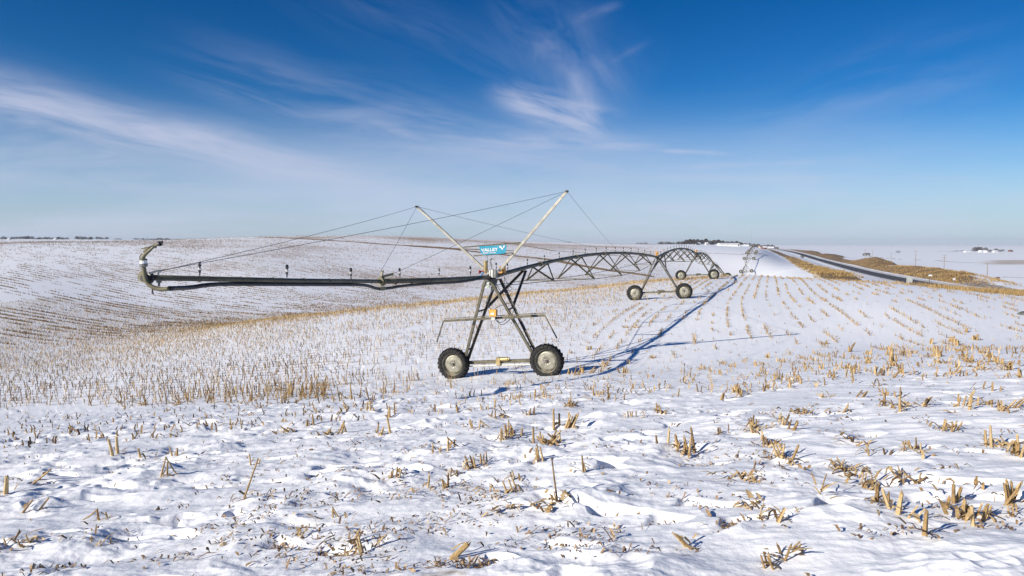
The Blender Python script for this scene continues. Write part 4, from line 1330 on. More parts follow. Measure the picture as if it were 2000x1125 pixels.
# (image x, image y of the foot, height in image px, kind, stalks, lean) as they stand in the photograph
SPOT = [
    (223, 889, 40, 'up', 2, (.05, 0)), (272, 894, 21, 'up', 1, (-.1, 0)), (338, 891, 22, 'up', 2, (0, 0)), (314, 932, 44, 'bent', 2, (.4, .1)), (15, 964, 47, 'up', 1, (.15, 0)),
    (486, 972, 100, 'lean', 1, (.38, .05)), (502, 908, 24, 'up', 2, (0, 0)), (70, 940, 26, 'lean', 2, (1.2, .2)), (72, 998, 28, 'lean', 2, (.8, 0)), (193, 1017, 26, 'bent', 2, (-1.0, -.2)),
    (650, 1012, 24, 'bent', 1, (.5, 0)), (578, 1053, 22, 'lean', 2, (.7, .1)), (695, 1078, 36, 'lean', 2, (.5, .2)), (30, 1070, 30, 'bunch', 7, (.8, .2)), (197, 1062, 16, 'up', 2, (0, 0)),
    (136, 847, 17, 'bent', 1, (1.0, 0)), (604, 832, 26, 'up', 2, (0.1, 0)), (668, 845, 26, 'bent', 2, (-.4, 0)), (636, 850, 18, 'bunch', 4, (0, 0)), (560, 845, 20, 'bunch', 5, (0, 0)),
    (723, 802, 17, 'up', 3, (0, 0)), (761, 814, 26, 'up', 3, (0, 0)), (752, 850, 36, 'up', 2, (0, 0)), (740, 846, 20, 'up', 1, (0, 0)), (850, 804, 15, 'up', 2, (0, 0)),
    (861, 884, 26, 'up', 3, (.1, 0)), (878, 875, 24, 'bent', 2, (.9, .1)), (924, 917, 28, 'lean', 3, (-.2, 0)), (944, 904, 24, 'up', 2, (0, 0)), (758, 940, 20, 'up', 1, (-.1, 0)),
    (775, 933, 24, 'up', 3, (0, 0)), (854, 951, 30, 'up', 2, (0, 0)), (868, 953, 28, 'up', 2, (-.15, 0)), (880, 931, 18, 'bent', 2, (.6, -.2)), (985, 856, 29, 'up', 8, (0, 0)),
    (1008, 851, 33, 'up', 4, (0, 0)), (917, 837, 19, 'lean', 2, (-.3, 0)), (936, 838, 20, 'bent', 3, (.9, .2)), (963, 816, 15, 'up', 2, (0, 0)), (980, 815, 16, 'bunch', 5, (0, 0)),
    (1053, 897, 30, 'lean', 3, (-.2, 0)), (1072, 867, 38, 'bunch', 9, (0, 0)), (1064, 866, 34, 'up', 5, (-.1, 0)), (1094, 838, 40, 'up', 3, (0, 0)), (1108, 836, 30, 'lean', 5, (.5, .1)),
    (1039, 811, 18, 'up', 4, (0, 0)), (1114, 794, 18, 'bunch', 6, (0, 0)), (1139, 925, 40, 'up', 2, (0, 0)), (1011, 936, 20, 'lean', 2, (-.3, 0)), (994, 963, 30, 'lean', 3, (-.35, 0)),
    (957, 961, 18, 'bent', 1, (.5, 0)), (1101, 978, 90, 'up', 1, (-.02, 0)), (1103, 982, 24, 'up', 3, (0, 0)), (1076, 986, 18, 'bunch', 5, (-.6, 0)), (1323, 876, 54, 'up', 6, (-.1, 0)),
    (1336, 888, 42, 'up', 3, (0, 0)), (1291, 806, 24, 'bunch', 5, (.2, 0)), (1237, 814, 15, 'up', 3, (0, 0)), (889, 1087, 34, 'lean', 2, (1.2, .3)), (706, 1082, 36, 'lean', 3, (-.3, .1)),
    (994, 995, 10, 'bunch', 3, (0, 0)), (1340, 1071, 34, 'lean', 2, (-1.0, .2)), (1064, 776, 15, 'up', 3, (0, 0)), (1170, 771, 13, 'up', 4, (0, 0)), (1014, 778, 14, 'bunch', 4, (0, 0)),
    (1435, 766, 24, 'up', 7, (0, 0)), (1447, 771, 20, 'up', 5, (0, 0)), (1468, 836, 24, 'up', 7, (-.1, 0)), (1478, 842, 18, 'bunch', 5, (0, 0)), (1497, 868, 26, 'up', 6, (0, 0)), (1508, 874, 24, 'bunch', 5, (0, 0)),
    (1532, 897, 38, 'up', 2, (0, 0)), (1522, 893, 30, 'lean', 3, (-.4, 0)), (1531, 831, 27, 'up', 2, (0, 0)), (1520, 822, 20, 'up', 2, (0, 0)), (1551, 839, 20, 'lean', 4, (.3, 0)), (1568, 808, 14, 'bunch', 9, (0, 0)),
    (1470, 936, 14, 'bunch', 6, (0, 0)), (1466, 985, 18, 'bunch', 9, (0, 0)), (1635, 914, 18, 'lean', 3, (-.7, 0)), (1655, 918, 22, 'bunch', 8, (0, 0)), (1673, 925, 14, 'bunch', 6, (0, 0)),
    (1690, 946, 18, 'up', 6, (0, 0)), (1703, 950, 16, 'up', 5, (0, 0)), (1730, 992, 52, 'up', 3, (0, 0)), (1746, 999, 47, 'up', 1, (.02, 0)), (1780, 938, 24, 'bunch', 6, (0, 0)),
    (1849, 978, 40, 'up', 1, (0, 0)), (1860, 982, 46, 'up', 1, (0, 0)), (1888, 1012, 55, 'up', 4, (0, 0)), (1900, 1014, 40, 'up', 3, (.1, 0)), (1923, 1014, 30, 'lean', 4, (.4, .1)), (1792, 1043, 56, 'up', 2, (0, 0)),
    (1780, 1012, 26, 'lean', 2, (.9, .1)), (1966, 980, 52, 'lean', 4, (-.15, 0)), (1983, 985, 40, 'lean', 3, (.6, 0)), (1981, 1006, 22, 'lean', 3, (-.3, 0)), (1524, 1091, 44, 'up', 2, (0, 0)),
    (1511, 1110, 34, 'lean', 4, (-.3, 0)), (1545, 1082, 22, 'lean', 2, (1.0, 0)), (1526, 1018, 30, 'lean', 3, (.5, .1)), (1483, 1014, 10, 'lie', 3, (1, .1)), (1985, 892, 46, 'up', 5, (0, 0)), (1972, 889, 34, 'up', 3, (0, 0)),
    (1940, 873, 48, 'up', 2, (-.05, 0)), (1955, 870, 26, 'bunch', 5, (.3, 0)), (1845, 838, 24, 'up', 4, (0, 0)), (1858, 840, 20, 'lean', 3, (.5, 0)), (1773, 878, 19, 'lean', 3, (-.4, 0)), (1786, 879, 20, 'up', 2, (0, 0)),
    (1698, 888, 15, 'up', 3, (0, 0)), (1661, 864, 12, 'bunch', 5, (0, 0)), (1739, 684, 12, 'up', 5, (0, 0)), (1739, 694, 20, 'up', 7, (0, 0)), (1743, 706, 18, 'up', 7, (0, 0)), (1746, 715, 16, 'up', 6, (0, 0)),
    (1696, 692, 14, 'up', 4, (0, 0)), (1695, 709, 14, 'up', 5, (0, 0)), (1707, 732, 20, 'up', 2, (0, 0)), (1722, 734, 16, 'bent', 3, (-.5, 0)), (1746, 738, 16, 'lean', 2, (.7, 0)), (1762, 730, 22, 'up', 3, (0, 0)),
    (1819, 672, 13, 'up', 4, (0, 0)), (1825, 687, 16, 'up', 7, (0, 0)), (1831, 696, 18, 'up', 7, (0, 0)), (1841, 710, 14, 'bunch', 6, (0, 0)), (1859, 668, 14, 'up', 7, (0, 0)), (1868, 674, 14, 'up', 6, (0, 0)),
    (1872, 686, 12, 'bunch', 6, (0, 0)), (1882, 696, 15, 'up', 6, (0, 0)), (1890, 706, 14, 'bunch', 7, (0, 0)), (1897, 707, 16, 'up', 3, (0, 0)), (1868, 728, 14, 'lean', 2, (.8, .1)), (1913, 722, 12, 'bunch', 5, (0, 0)),
    (1903, 664, 14, 'up', 6, (0, 0)), (1887, 649, 10, 'up', 5, (0, 0)), (1922, 690, 14, 'up', 6, (0, 0)), (1934, 698, 15, 'up', 7, (0, 0)), (1942, 707, 15, 'up', 7, (0, 0)), (1952, 711, 14, 'up', 5, (0, 0)),
    (1970, 722, 18, 'lean', 5, (.3, 0)), (1990, 737, 20, 'bent', 4, (.3, 0)), (1784, 690, 9, 'bunch', 6, (.5, 0)), (1659, 687, 22, 'up', 3, (.1, 0)), (1650, 700, 10, 'up', 2, (0, 0)),
    (1633, 807, 20, 'lean', 2, (.6, 0)), (1610, 776, 12, 'bunch', 4, (0, 0)), (1679, 776, 14, 'lean', 3, (.8, 0)), (1720, 790, 30, 'up', 1, (0, 0)), (1731, 772, 16, 'lean', 2, (-.1, 0)), (1755, 777, 22, 'up', 2, (.1, 0)),
    (1757, 806, 38, 'up', 1, (0, 0)), (1748, 794, 10, 'bunch', 6, (0, 0)), (1800, 792, 20, 'lean', 2, (.8, 0)), (1782, 790, 12, 'bunch', 3, (0, 0)), (1872, 796, 22, 'lean', 2, (.25, 0)), (1890, 800, 24, 'lean', 3, (.1, 0)),
    (1895, 780, 20, 'lean', 2, (.5, .1)), (1920, 790, 12, 'lean', 2, (1.2, 0)), (1951, 798, 22, 'up', 4, (-.2, 0)), (1975, 797, 20, 'lean', 4, (1.0, 0)), (1436, 935, 12, 'bunch', 3, (0, 0)), (1600, 965, 14, 'lie', 3, (.8, .1)),
    (1500, 700, 14, 'up', 3, (0, 0)), (1475, 715, 12, 'up', 4, (0, 0)), (1482, 735, 10, 'up', 3, (0, 0)), (1520, 740, 14, 'up', 4, (0, 0)), (1540, 757, 14, 'up', 3, (0, 0)), (1498, 760, 15, 'up', 4, (0, 0)), (1488, 764, 18, 'up', 2, (0, 0)),
    (1410, 780, 15, 'lean', 3, (.3, 0)), (1408, 846, 14, 'lean', 3, (-.2, 0)), (1605, 720, 14, 'up', 4, (0, 0)), (1667, 730, 16, 'up', 4, (0, 0)), (1655, 720, 10, 'up', 3, (0, 0)), (1615, 672, 10, 'bunch', 4, (0, 0)),
    (1137, 729, 14, 'up', 4, (0, 0)), (1116, 731, 16, 'up', 4, (0, 0)), (1128, 733, 10, 'up', 4, (0, 0)), (1219, 729, 12, 'up', 6, (0, 0)), (1180, 716, 14, 'bunch', 6, (.2, 0)), (1155, 729, 16, 'lean', 2, (.9, 0)), (1274, 700, 10, 'bunch', 5, (0, 0)),
    (1152, 683, 9, 'up', 4, (0, 0)), (1224, 640, 8, 'bunch', 6, (0, 0)), (1242, 640, 9, 'bunch', 4, (0, 0)), (1113, 690, 8, 'up', 3, (0, 0)), (1043, 776, 14, 'lean', 2, (.2, 0)), (1188, 723, 10, 'lie', 1, (1.5, .8)),
]
POS = []                                   # (world point, height m, kind, n, lean, image size)
for (px, py, hp, kind, n, lean) in SPOT:
    p = hit(px, py)
    if p is None: continue
    POS.append((p, 0.86 * hp * p.y / F, kind, n, lean, hp))


# rows in the rest of the field ------------------------------------------------
def row_right(y):
    """lateral course of a row on the right half"""
    return 0.16 * y + 0.0026 * np.clip(y - 10, 0, 42) ** 2 + 0.218 * np.clip(y - 52, 0, 200)


def scatter_rows():
    out = []
    rs = np.random.default_rng(5)
    # right half: rows run away from the viewer, gappy and drifted over
    for k in range(-3, 46):
        x0 = -1.2 + 0.86 * k + rs.normal(0, 0.04)
        strength = rs.choice([0.45, 0.8, 1.1, 1.4])
        ys = np.arange(3.2, 96, 0.085)
        ys = ys + rs.normal(0, 0.03, len(ys))
        xs = x0 + row_right(ys) + rs.normal(0, 0.028, len(ys))
        g = perlin(ys / 1.9 + k * 7.3, np.full(len(ys), k * 1.7), 61) + 0.5 * perlin(ys / 6.5, np.full(len(ys), k * 3.1), 62)
        keep = (g > 0.36 - 0.30 * strength) & (rs.random(len(ys)) < 0.62)
        keep &= rs.random(len(ys)) < np.interp(ys, [0, 7, 13, 24, 34, 60], [0.20, 0.36, 0.62, 0.95, 1.0, 1.0])
        for x, y in zip(xs[keep], ys[keep]):
            if abs(x / y) > 0.80: continue
            px = 1000 + x / y * F
            if px < 1130 + (y < 24) * 200 - min(260, max(0, y - 40) * 9): continue
            out.append((x, y, rs.uniform(0.06, 0.22) * (0.36 + 0.64 * min(1.0, y / 26))))
    # left half: rows run across the slope, standing taller and denser below the drift
    for k in range(0, 128):
        y0 = 15.5 + 0.78 * k
        xs = np.arange(-90, 30, 0.10)
        xs = xs + rs.normal(0, 0.05, len(xs))
        ys = y0 + 0.0016 * np.clip(-xs, 0, 90) ** 2 - 0.05 * xs + rs.normal(0, 0.05, len(xs))
        ok = (np.abs(xs / ys) < 0.80)
        xs, ys = xs[ok], ys[ok]
        px = 1000 + xs / ys * F
        rr = np.hypot(xs, ys)
        # image row of the ground there tells how far below the drift edge we are
        py = 478 + F * (EYE - terrain(xs, ys)) / ys
        edge = 792 - 0.02 * px + 14 * perlin(xs / 3, ys / 3, 63)
        front = sst(edge - py, -16, 22)
        g = perlin(xs / 2.6, np.full(len(xs), k * 2.3), 64) + 0.6 * perlin(xs / 9, ys / 4, 65) + 0.35 * perlin(xs / 14, ys / 9, 66)
        right_fade = 1 - sst(px, 1010 + 4.5 * np.clip(ys - 26, 0, 70), 1180 + 4.5 * np.clip(ys - 26, 0, 70))
        dens = front * right_fade * np.clip(0.42 + 0.22 * (px < 620) + 0.55 * g, 0.05, 1.0)
        dens *= 1 - 0.90 * sst(px, 520, 860) * (1 - sst(ys, 23, 30))
        dens *= 1 + 0.9 * sst(ys, 30, 44)
        dens *= 1 - 0.5 * sst(ys, 70, 110)
        dens = np.where(ys > 58, np.maximum(dens, 0.55 * right_fade * (ys < 86)), dens)
        dens *= 0.62 * (1 + 2.2 * (1 - sst(px, 420, 900)) * (1 - sst(ys, 34, 46)))
        dens = np.minimum(dens, 0.80)
        kp = rs.random(len(xs)) < dens * 0.85
        for x, y in zip(xs[kp], ys[kp]):
            m_ = max(0.0, min(1.0, (760 - (1000 + x / y * F)) / 160)) * max(0.0, min(1.0, (36 - y) / 7))
            out.append((x, y, rs.uniform(0.14, 0.44) * (1.0 if y < 27 else (0.8 if y < 34 else 0.66)) * (1 + 0.22 * m_)))
    # a thin sprinkling everywhere
    n = 1500
    y = 1 / rs.uniform(1 / 95, 1 / 11.0, n); x = (rs.uniform(-0.78, 0.78, n)) * y
    for a, b in zip(x, y): out.append((a, b, rs.uniform(0.04, 0.15)))
    # and the thick golden fringe that stands along the crest
    for px in np.arange(470, 1420, 1.6):
        for _ in range(4):
            u = (px + rs.uniform(-2, 2) - 1000) / F
            yc = np.interp(px, [470, 600, 750, 1000, 1250, 1400], [66, 68, 70, 76, 86, 92]) + rs.uniform(-9, 4)
            out.append((u * yc, yc, rs.uniform(0.2, 0.5)))
    return np.array(out)


ROWS = scatter_rows()
# keep clear of the wheels and the photographed spots
_keep = np.ones(len(ROWS), bool)
for f in FR[:4]:
    for c in (f[0], f[1]):
        _keep &= np.hypot(ROWS[:, 0] - c.x, ROWS[:, 1] - c.y) > 0.62
ROWS = ROWS[_keep]
ROWZ = ground(ROWS[:, 0], ROWS[:, 1])
APP = ROWS[:, 2] / ROWS[:, 1] * F          # apparent height in px
_vis = (np.abs(ROWS[:, 0] / ROWS[:, 1]) < 0.752) & ((1125 - 562) / F > (EYE - ROWZ) / ROWS[:, 1] - 0.06)
order = np.argsort(-(APP * _vis))
N_IND = 300 - len(POS)
IND = set(order[:max(0, N_IND)].tolist())

KIND_LABEL = {
    'up': 'upright tan corn stub clump', 'one': 'single upright tan corn stub', 'lean': 'slanting broken corn stub', 'bent': 'snapped folded corn stub',
    'lie': 'loose corn stalk lying flat', 'bunch': 'ragged low corn tuft with dry leaves'}
UNIQUE = {
    (1101, 978): 'tallest thin bare corn stalk standing bolt upright in the near snow',
    (486, 972): 'long thin corn stalk slanting out of the lumpy snow at lower left',
    (1323, 876): 'tall bundle of golden corn stubs alone in the smooth near snow',
    (985, 856): 'broad clump of short corn stubs side by side below the near tower',
    (1072, 867): 'tangled clump of corn stubs with arching dry leaves below the near tower',
    (15, 964): 'thick dark corn stub at the far left edge of the near snow',
    (314, 932): 'two corn stubs folded together on a drift at lower left',
    (1888, 1012): 'thick golden clump of four corn stubs at lower right',
    (1792, 1043): 'thick golden corn stub standing lowest at lower right',
    (1466, 985): 'flat matted lump of corn leaves on the smooth drift at lower right',
    (1524, 1091): 'corn stub at the bottom edge with a broken stalk beside it',
    (889, 1087): 'pale corn stalk slanting low over the snow at the bottom edge',
    (30, 1070): 'heap of pale corn straw at the lower left corner',
    (1340, 1071): 'pale corn stalk tilted towards the left near the bottom edge',
    (1966, 980): 'splayed cluster of corn stubs at the lower right edge',
    (1730, 992): 'tall pair of golden corn stubs on the drift at lower right',
}


def zone(px, py):
    if py > 790:
        return 'in the lumpy near snow at left' if px < 700 else ('in the near snow below the tower' if px < 1380 else 'on the smooth near drift at right')
    if px < 860: return 'in dense stubble left of the tower'
    if px < 1330: return 'in the snow beside the tower'
    return 'in the rows on the right of the field'


def put_clump(me, p, label, kind, rot=None, sc=1.0):
    o = bpy.data.objects.new('corn_stubble', me)
    o.location = p; o.rotation_euler = (0, 0, random.random() * 6.28 if rot is None else rot); o.scale = (sc, sc, sc)
    link(o)
    return tag(o, label, 'corn stubble', 'corn stubs ' + kind)


THICK = {(1730, 992), (1746, 999), (1792, 1043), (1888, 1012), (15, 964), (1860, 982), (1849, 978), (1900, 1014), (889, 1087)}
THIN = {(1101, 978), (486, 972), (650, 1012), (314, 932)}
for (p, h, kind, n, lean, hp), (px, py, *_r) in zip(POS, SPOT):
    right = px > 1380
    rowv = Vector((0.22, 0.97, 0)) if right else Vector((random.gauss(0, 1), random.gauss(0, .5), 0)).normalized()
    dia = min(6.6, max(2.6, 0.10 * hp + 2.2)) if (px, py) not in THICK else 10.0
    if (px, py) in THIN: dia = 4.2
    rr = 0.41 * dia * p.y / F
    mb = clump(kind, n, h, rr, lean, rowv)
    me = mb.mesh('corn_stubble'); me.materials.append(STRAW)
    key = 'one' if kind == 'up' and n == 1 else kind
    put_clump(me, p, UNIQUE.get((px, py), KIND_LABEL[key] + ' ' + zone(px, py)), KIND_LABEL[key] + ' ' + zone(px, py), 0.0)
PROTO = {}
for kind, n in (('up', 1), ('up', 1), ('up', 2), ('up', 3), ('lean', 1), ('lean', 2), ('bent', 1), ('bunch', 4)):
    for q in range(2):
        mb = clump(kind, n, 0.30, 0.0095, (random.uniform(-.5, .5), random.uniform(-.3, .3)) if kind in ('lean', 'bent') else (0, 0))
        me = mb.mesh('corn_stubble'); me.materials.append(STRAW)
        PROTO.setdefault(('one' if kind == 'up' and n == 1 else kind), []).append(me)
_pk = list(PROTO)
for i in sorted(IND):
    x, y, h = ROWS[i]; z = ROWZ[i]
    key = random.choices(_pk, [3, 4, 2.5, 1.5, 1.5][:len(_pk)])[0]
    px = 1000 + x / y * F; py = 478 + F * (EYE - z) / y
    put_clump(random.choice(PROTO[key]), (x, y, z), KIND_LABEL[key] + ' ' + zone(px, py), KIND_LABEL[key] + ' ' + zone(px, py), None, h / 0.30)


# everything else: one mass of stubble
def stubble_mass():
    idx = np.array([i for i in range(len(ROWS)) if i not in IND])
    X, Y, H = ROWS[idx].T; Zg = ROWZ[idx]
    rs = np.random.default_rng(8)
    n = len(idx)
    V = []; Fc = []; T = []
    k = 3
    lean = rs.normal(0, 0.16, (n, 2)); fold = rs.random(n) < 0.22
    lean[fold] = rs.normal(0, 0.8, (fold.sum(), 2))
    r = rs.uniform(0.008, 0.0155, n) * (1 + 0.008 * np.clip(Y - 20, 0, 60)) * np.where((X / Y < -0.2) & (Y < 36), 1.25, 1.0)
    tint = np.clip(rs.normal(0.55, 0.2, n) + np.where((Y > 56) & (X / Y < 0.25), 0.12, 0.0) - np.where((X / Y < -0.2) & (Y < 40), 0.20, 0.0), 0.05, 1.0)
    a0 = rs.random(n) * 6.28
    bx = np.stack([X, Y, Zg - 0.03], -1)
    tp = bx + np.stack([lean[:, 0] * H, lean[:, 1] * H, H * np.where(fold, 0.7, 1.0) + 0.03], -1)
    md = (bx + tp) / 2 + np.stack([rs.normal(0, 0.02, n), rs.normal(0, 0.02, n), np.zeros(n)], -1)
    rings = []
    for c, s in ((bx, 1.1), (md, 0.95), (tp, 0.75)):
        for q in range(k):
            a = a0 + q * 2 * math.pi / k
            rings.append(c + np.stack([np.cos(a) * r * s, np.sin(a) * r * s, np.zeros(n)], -1))
    P = np.stack(rings, 1)                  # n, 9, 3
    base = np.arange(n)[:, None] * 9
    quads = []
    for lv in (0, 3):
        for q in range(k):
            q2 = (q + 1) % k
            quads.append(np.stack([base[:, 0] + lv + q, base[:, 0] + lv + q2, base[:, 0] + lv + 3 + q2, base[:, 0] + lv + 3 + q], -1))
    Q = np.stack(quads, 1).reshape(-1, 4)
    tri = base + np.array([6, 7, 8])
    # a dry leaf on many of them
    lf = rs.random(n) < 0.55
    m = lf.sum(); L = rs.uniform(0.08, 0.24, m); a = rs.random(m) * 6.28
    st = bx[lf] + (tp[lf] - bx[lf]) * rs.uniform(0.1, 0.8, (m, 1))
    o = np.stack([np.cos(a), np.sin(a), np.zeros(m)], -1); w = np.stack([-np.sin(a), np.cos(a), np.zeros(m)], -1) * (rs.uniform(0.006, 0.014, m) * (1 + 0.006 * np.clip(Y[lf] - 20, 0, 60)))[:, None]
    up = np.array([0, 0, 1.0])
    p1 = st + o * (L * 0.5)[:, None] + up * (L * rs.uniform(-0.1, 0.5, m))[:, None]
    p2 = st + o * (L * 0.95)[:, None] - up * (L * rs.uniform(0.0, 0.5, m))[:, None]
    LP = np.stack([st - w, st + w, p1 - w, p1 + w, p2 - w * .3, p2 + w * .3], 1)
    lb = n * 9 + np.arange(m)[:, None] * 6
    LQ = np.concatenate([lb + np.array([0, 1, 3, 2]), lb + np.array([2, 3, 5, 4])])
    verts = np.concatenate([P.reshape(-1, 3), LP.reshape(-1, 3)])
    tt = np.concatenate([np.repeat(tint, 9), np.repeat(np.clip(tint[lf] + rs.normal(0, .18, m), 0, 1), 6)])
    flat = np.concatenate([Q.ravel(), LQ.ravel(), tri.ravel()])
    sizes = np.concatenate([np.full(len(Q) + len(LQ), 4), np.full(len(tri), 3)])
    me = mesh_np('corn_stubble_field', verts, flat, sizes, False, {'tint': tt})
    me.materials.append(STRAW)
    ob = link(bpy.data.objects.new('corn_stubble_field', me))
    tag(ob, 'short tan corn stubble in rows covering the snowy slope to its crest', 'stubble', None, 'stuff')
    print('stubble', n)


stubble_mass()


def residue():
    """scraps of husk, leaf and broken stalk lying on the snow"""
    rs = np.random.default_rng(9)
    n = 30000
    y = 1 / rs.uniform(1 / 62, 1 / 3.4, n); x = rs.uniform(-0.8, 0.8, n) * y
    cl = perlin(x / 0.75, y / 0.55, 71) + 0.7 * perlin(x / 2.4, y / 1.8, 72)
    right = sst(x + 0.1 * y, 1.0, 5.0)
    p = np.clip(0.13 + 0.95 * pit_mask(x, y) * (y < 20) + 0.50 * cl - 0.12 * right, 0.0, 1.0) * np.where(y < 14, 1.0, 0.8)
    kp = rs.random(n) < p
    x, y = x[kp], y[kp]; n = len(x)
    z = ground(x, y)
    sc = 0.55 + 0.02 * np.clip(y, 0, 30)
    L = rs.gamma(2.0, 0.018, n) * sc + 0.014; w = rs.uniform(0.0025, 0.007, n) * (0.8 + 0.03 * y); a = rs.random(n) * 6.28
    el = rs.normal(0.12, 0.28, n)
    o = np.stack([np.cos(a) * np.cos(el), np.sin(a) * np.cos(el), np.sin(el)], -1); wv = np.stack([-np.sin(a), np.cos(a), rs.normal(0, .5, n)], -1) * w[:, None]
    b = np.stack([x, y, z + rs.uniform(-0.002, 0.012, n)], -1)
    m = b + o * (L * .5)[:, None] + np.array([0, 0, 1.0]) * rs.uniform(0.0, 0.02, n)[:, None]
    e = b + o * L[:, None]
    P = np.stack([b - wv, b + wv, m - wv * 1.1, m + wv * 1.1, e - wv * .3, e + wv * .3], 1)
    ib = np.arange(n)[:, None] * 6
    Q = np.concatenate([ib + np.array([0, 1, 3, 2]), ib + np.array([2, 3, 5, 4])])
    me = mesh_np('crop_residue', P.reshape(-1, 3), Q.ravel(), np.full(len(Q), 4), False, {'tint': np.repeat(np.clip(rs.normal(.42, .27, n), 0, 1), 6)})
    me.materials.append(RESID)
    ob = link(bpy.data.objects.new('crop_residue', me))
    tag(ob, 'brown scraps of corn leaf and husk lying on the snow', 'crop residue', None, 'stuff')


residue()


def hill_stubble():
    """fine standing stubble in contour rows on the far hillside"""
    rs = np.random.default_rng(31)
    n = 620000
    y = 1 / rs.uniform(1 / 430, 1 / 66, n); x = rs.uniform(-0.80, 0.30, n) * y
    f = row_bend(x)
    gap = 2.4
    ph = y - f
    y = np.round(ph / gap) * gap + f + rs.normal(0, 0.07, n)
    row = np.round(ph / gap)
    big = fbm(x / 60, y / 60, 51, 2)
    st = perlin(x / 7.0 + row * 5.3, row * 2.7, 91) + 0.6 * perlin(x / 22.0, row * 0.21, 92)
    r = np.hypot(x, y)
    p = np.clip(0.26 + 0.25 * big + 0.60 * st + 0.18 * sst(r, 250, 380), 0, 1) * (1 - sst(x - 0.2 * y, 0, 25)) * sst(r, 74, 120) * (1 - sst(r, 400, 440))
    p *= np.clip((y - 20) / 130.0, 0.22, 1.0)
    k = (rs.random(n) < p * 0.62) & (y > 60)
    x, y = x[k], y[k]; n = len(x)
    z = terrain(x, y)
    h = rs.uniform(0.12, 0.34, n); w = 0.018 + 0.00022 * y; a = rs.random(n) * 3.14
    ln = rs.normal(0, 0.25, (n, 2)) * h[:, None]
    P = []
    for q in (0, 1.57):
        wv = np.stack([np.cos(a + q) * w, np.sin(a + q) * w, np.zeros(n)], -1)
        b = np.stack([x, y, z - 0.03], -1)
        P.append(np.stack([b - wv, b + wv, b + np.stack([ln[:, 0], ln[:, 1], h], -1) + wv * 0.5, b + np.stack([ln[:, 0], ln[:, 1], h], -1) - wv * 0.5], 1))
    P = np.concatenate(P).reshape(-1, 3)
    me = mesh_np('hillside_stubble', P, np.arange(len(P)), np.full(len(P) // 4, 4), False, {'tint': np.repeat(np.tile(np.clip(rs.normal(.70, .2, n), 0, 1), 2), 4)})
    me.materials.append(RESID)
    tag(link(bpy.data.objects.new('hillside_stubble', me)), 'fine brown stubble in contour rows across the far snowy hillside', 'stubble', None, 'stuff')
    print('hill', n)


hill_stubble()
# ------------------------------------------------------------------ things beyond the field
B = {
    'twig': straw('bare_twigs', (0.035, 0.028, 0.032), (0.060, 0.047, 0.048), (0.10, 0.078, 0.07)),
    'bark': worn('bark', (0.07, 0.055, 0.045), (0.13, 0.10, 0.08), 3.0, 0.8),
    'everg': straw('evergreen', (0.02, 0.03, 0.02), (0.035, 0.05, 0.03), (0.06, 0.075, 0.045)),
    'white': worn('white_siding', (0.70, 0.69, 0.66), (0.80, 0.79, 0.76), 0.3, 0.6),
    'grey': worn('grey_siding', (0.30, 0.30, 0.31), (0.42, 0.42, 0.43), 0.3, 0.6),
    'tan': worn('tan_siding', (0.42, 0.34, 0.26), (0.52, 0.43, 0.34), 0.3, 0.6),
    'redw': worn('red_siding', (0.17, 0.085, 0.07), (0.22, 0.11, 0.09), 0.3, 0.6),
    'roofs': worn('snowy_roof', (0.70, 0.71, 0.74), (0.80, 0.80, 0.83), 0.4, 0.7),
    'roofd': worn('dark_roof', (0.09, 0.085, 0.09), (0.16, 0.15, 0.15), 0.4, 0.8),
    'glass': worn('window_dark', (0.03, 0.035, 0.045), (0.05, 0.06, 0.07), 1.0, 0.2),
    'wood': worn('pole_wood', (0.20, 0.15, 0.11), (0.30, 0.24, 0.18), 1.5, 0.85),
    'post': worn('post_wood', (0.12, 0.08, 0.05), (0.20, 0.14, 0.09), 4.0, 0.85),
    'alu': worn('sign_back', (0.50, 0.50, 0.47), (0.62, 0.62, 0.58), 2.0, 0.5, 0.2),
    'signw': worn('sign_face_white', (0.72, 0.72, 0.70), (0.80, 0.80, 0.78), 3.0, 0.5),
    'galv': worn('post_galvanised', (0.34, 0.33, 0.30), (0.46, 0.45, 0.41), 3.0, 0.5, 0.3),
    'ceram': worn('insulator', (0.16, 0.16, 0.17), (0.24, 0.24, 0.25), 9.0, 0.3),
    'rock': worn('field_boulder', (0.085, 0.09, 0.085), (0.16, 0.165, 0.15), 3.0, 0.7, 0.0, 0.4),
    'grass': straw('dead_grass', (0.16, 0.095, 0.035), (0.34, 0.22, 0.085), (0.52, 0.37, 0.17)),
}


def on_ground(px, Y):
    """world point on the terrain in the direction of an image column, at a forward distance"""
    u = (px - 1000) / F
    z = float(terrain(np.array([u * Y]), np.array([float(Y)]))[0])
    return Vector((u * Y, Y, z))


# --- utility poles along the far side of the road
def utility_pole(px, top_py, Y, arms, label):
    b = on_ground(px, Y); top = Pt(px, top_py, Y)
    h = max(6.0, top.z - b.z)
    r = empty('utility_pole', b, label, 'utility pole', 'utility poles beyond the road')
    m = MB(); m.tube((0, 0, -0.5), (0, 0, h), 0.19, 0.13, 8); m.build('pole', B['wood'], r)
    ax = Vector((0.94, -0.34, 0))
    for k in range(arms):
        z = h - 0.25 - k * 1.35
        m = MB(); m.bar(ax * -1.35 + Z3 * z, ax * 1.35 + Z3 * z, 0.13, 0.13); c = m.build('crossarm', B['wood'], r)
        for s in (-1.25, -0.65, 0.65, 1.25):
            m = MB(); m.tube(ax * s + Z3 * (z + 0.06), ax * s + Z3 * (z + 0.26), 0.06, 0.045, 6); m.build('insulator', B['ceram'], c)
    return r, h


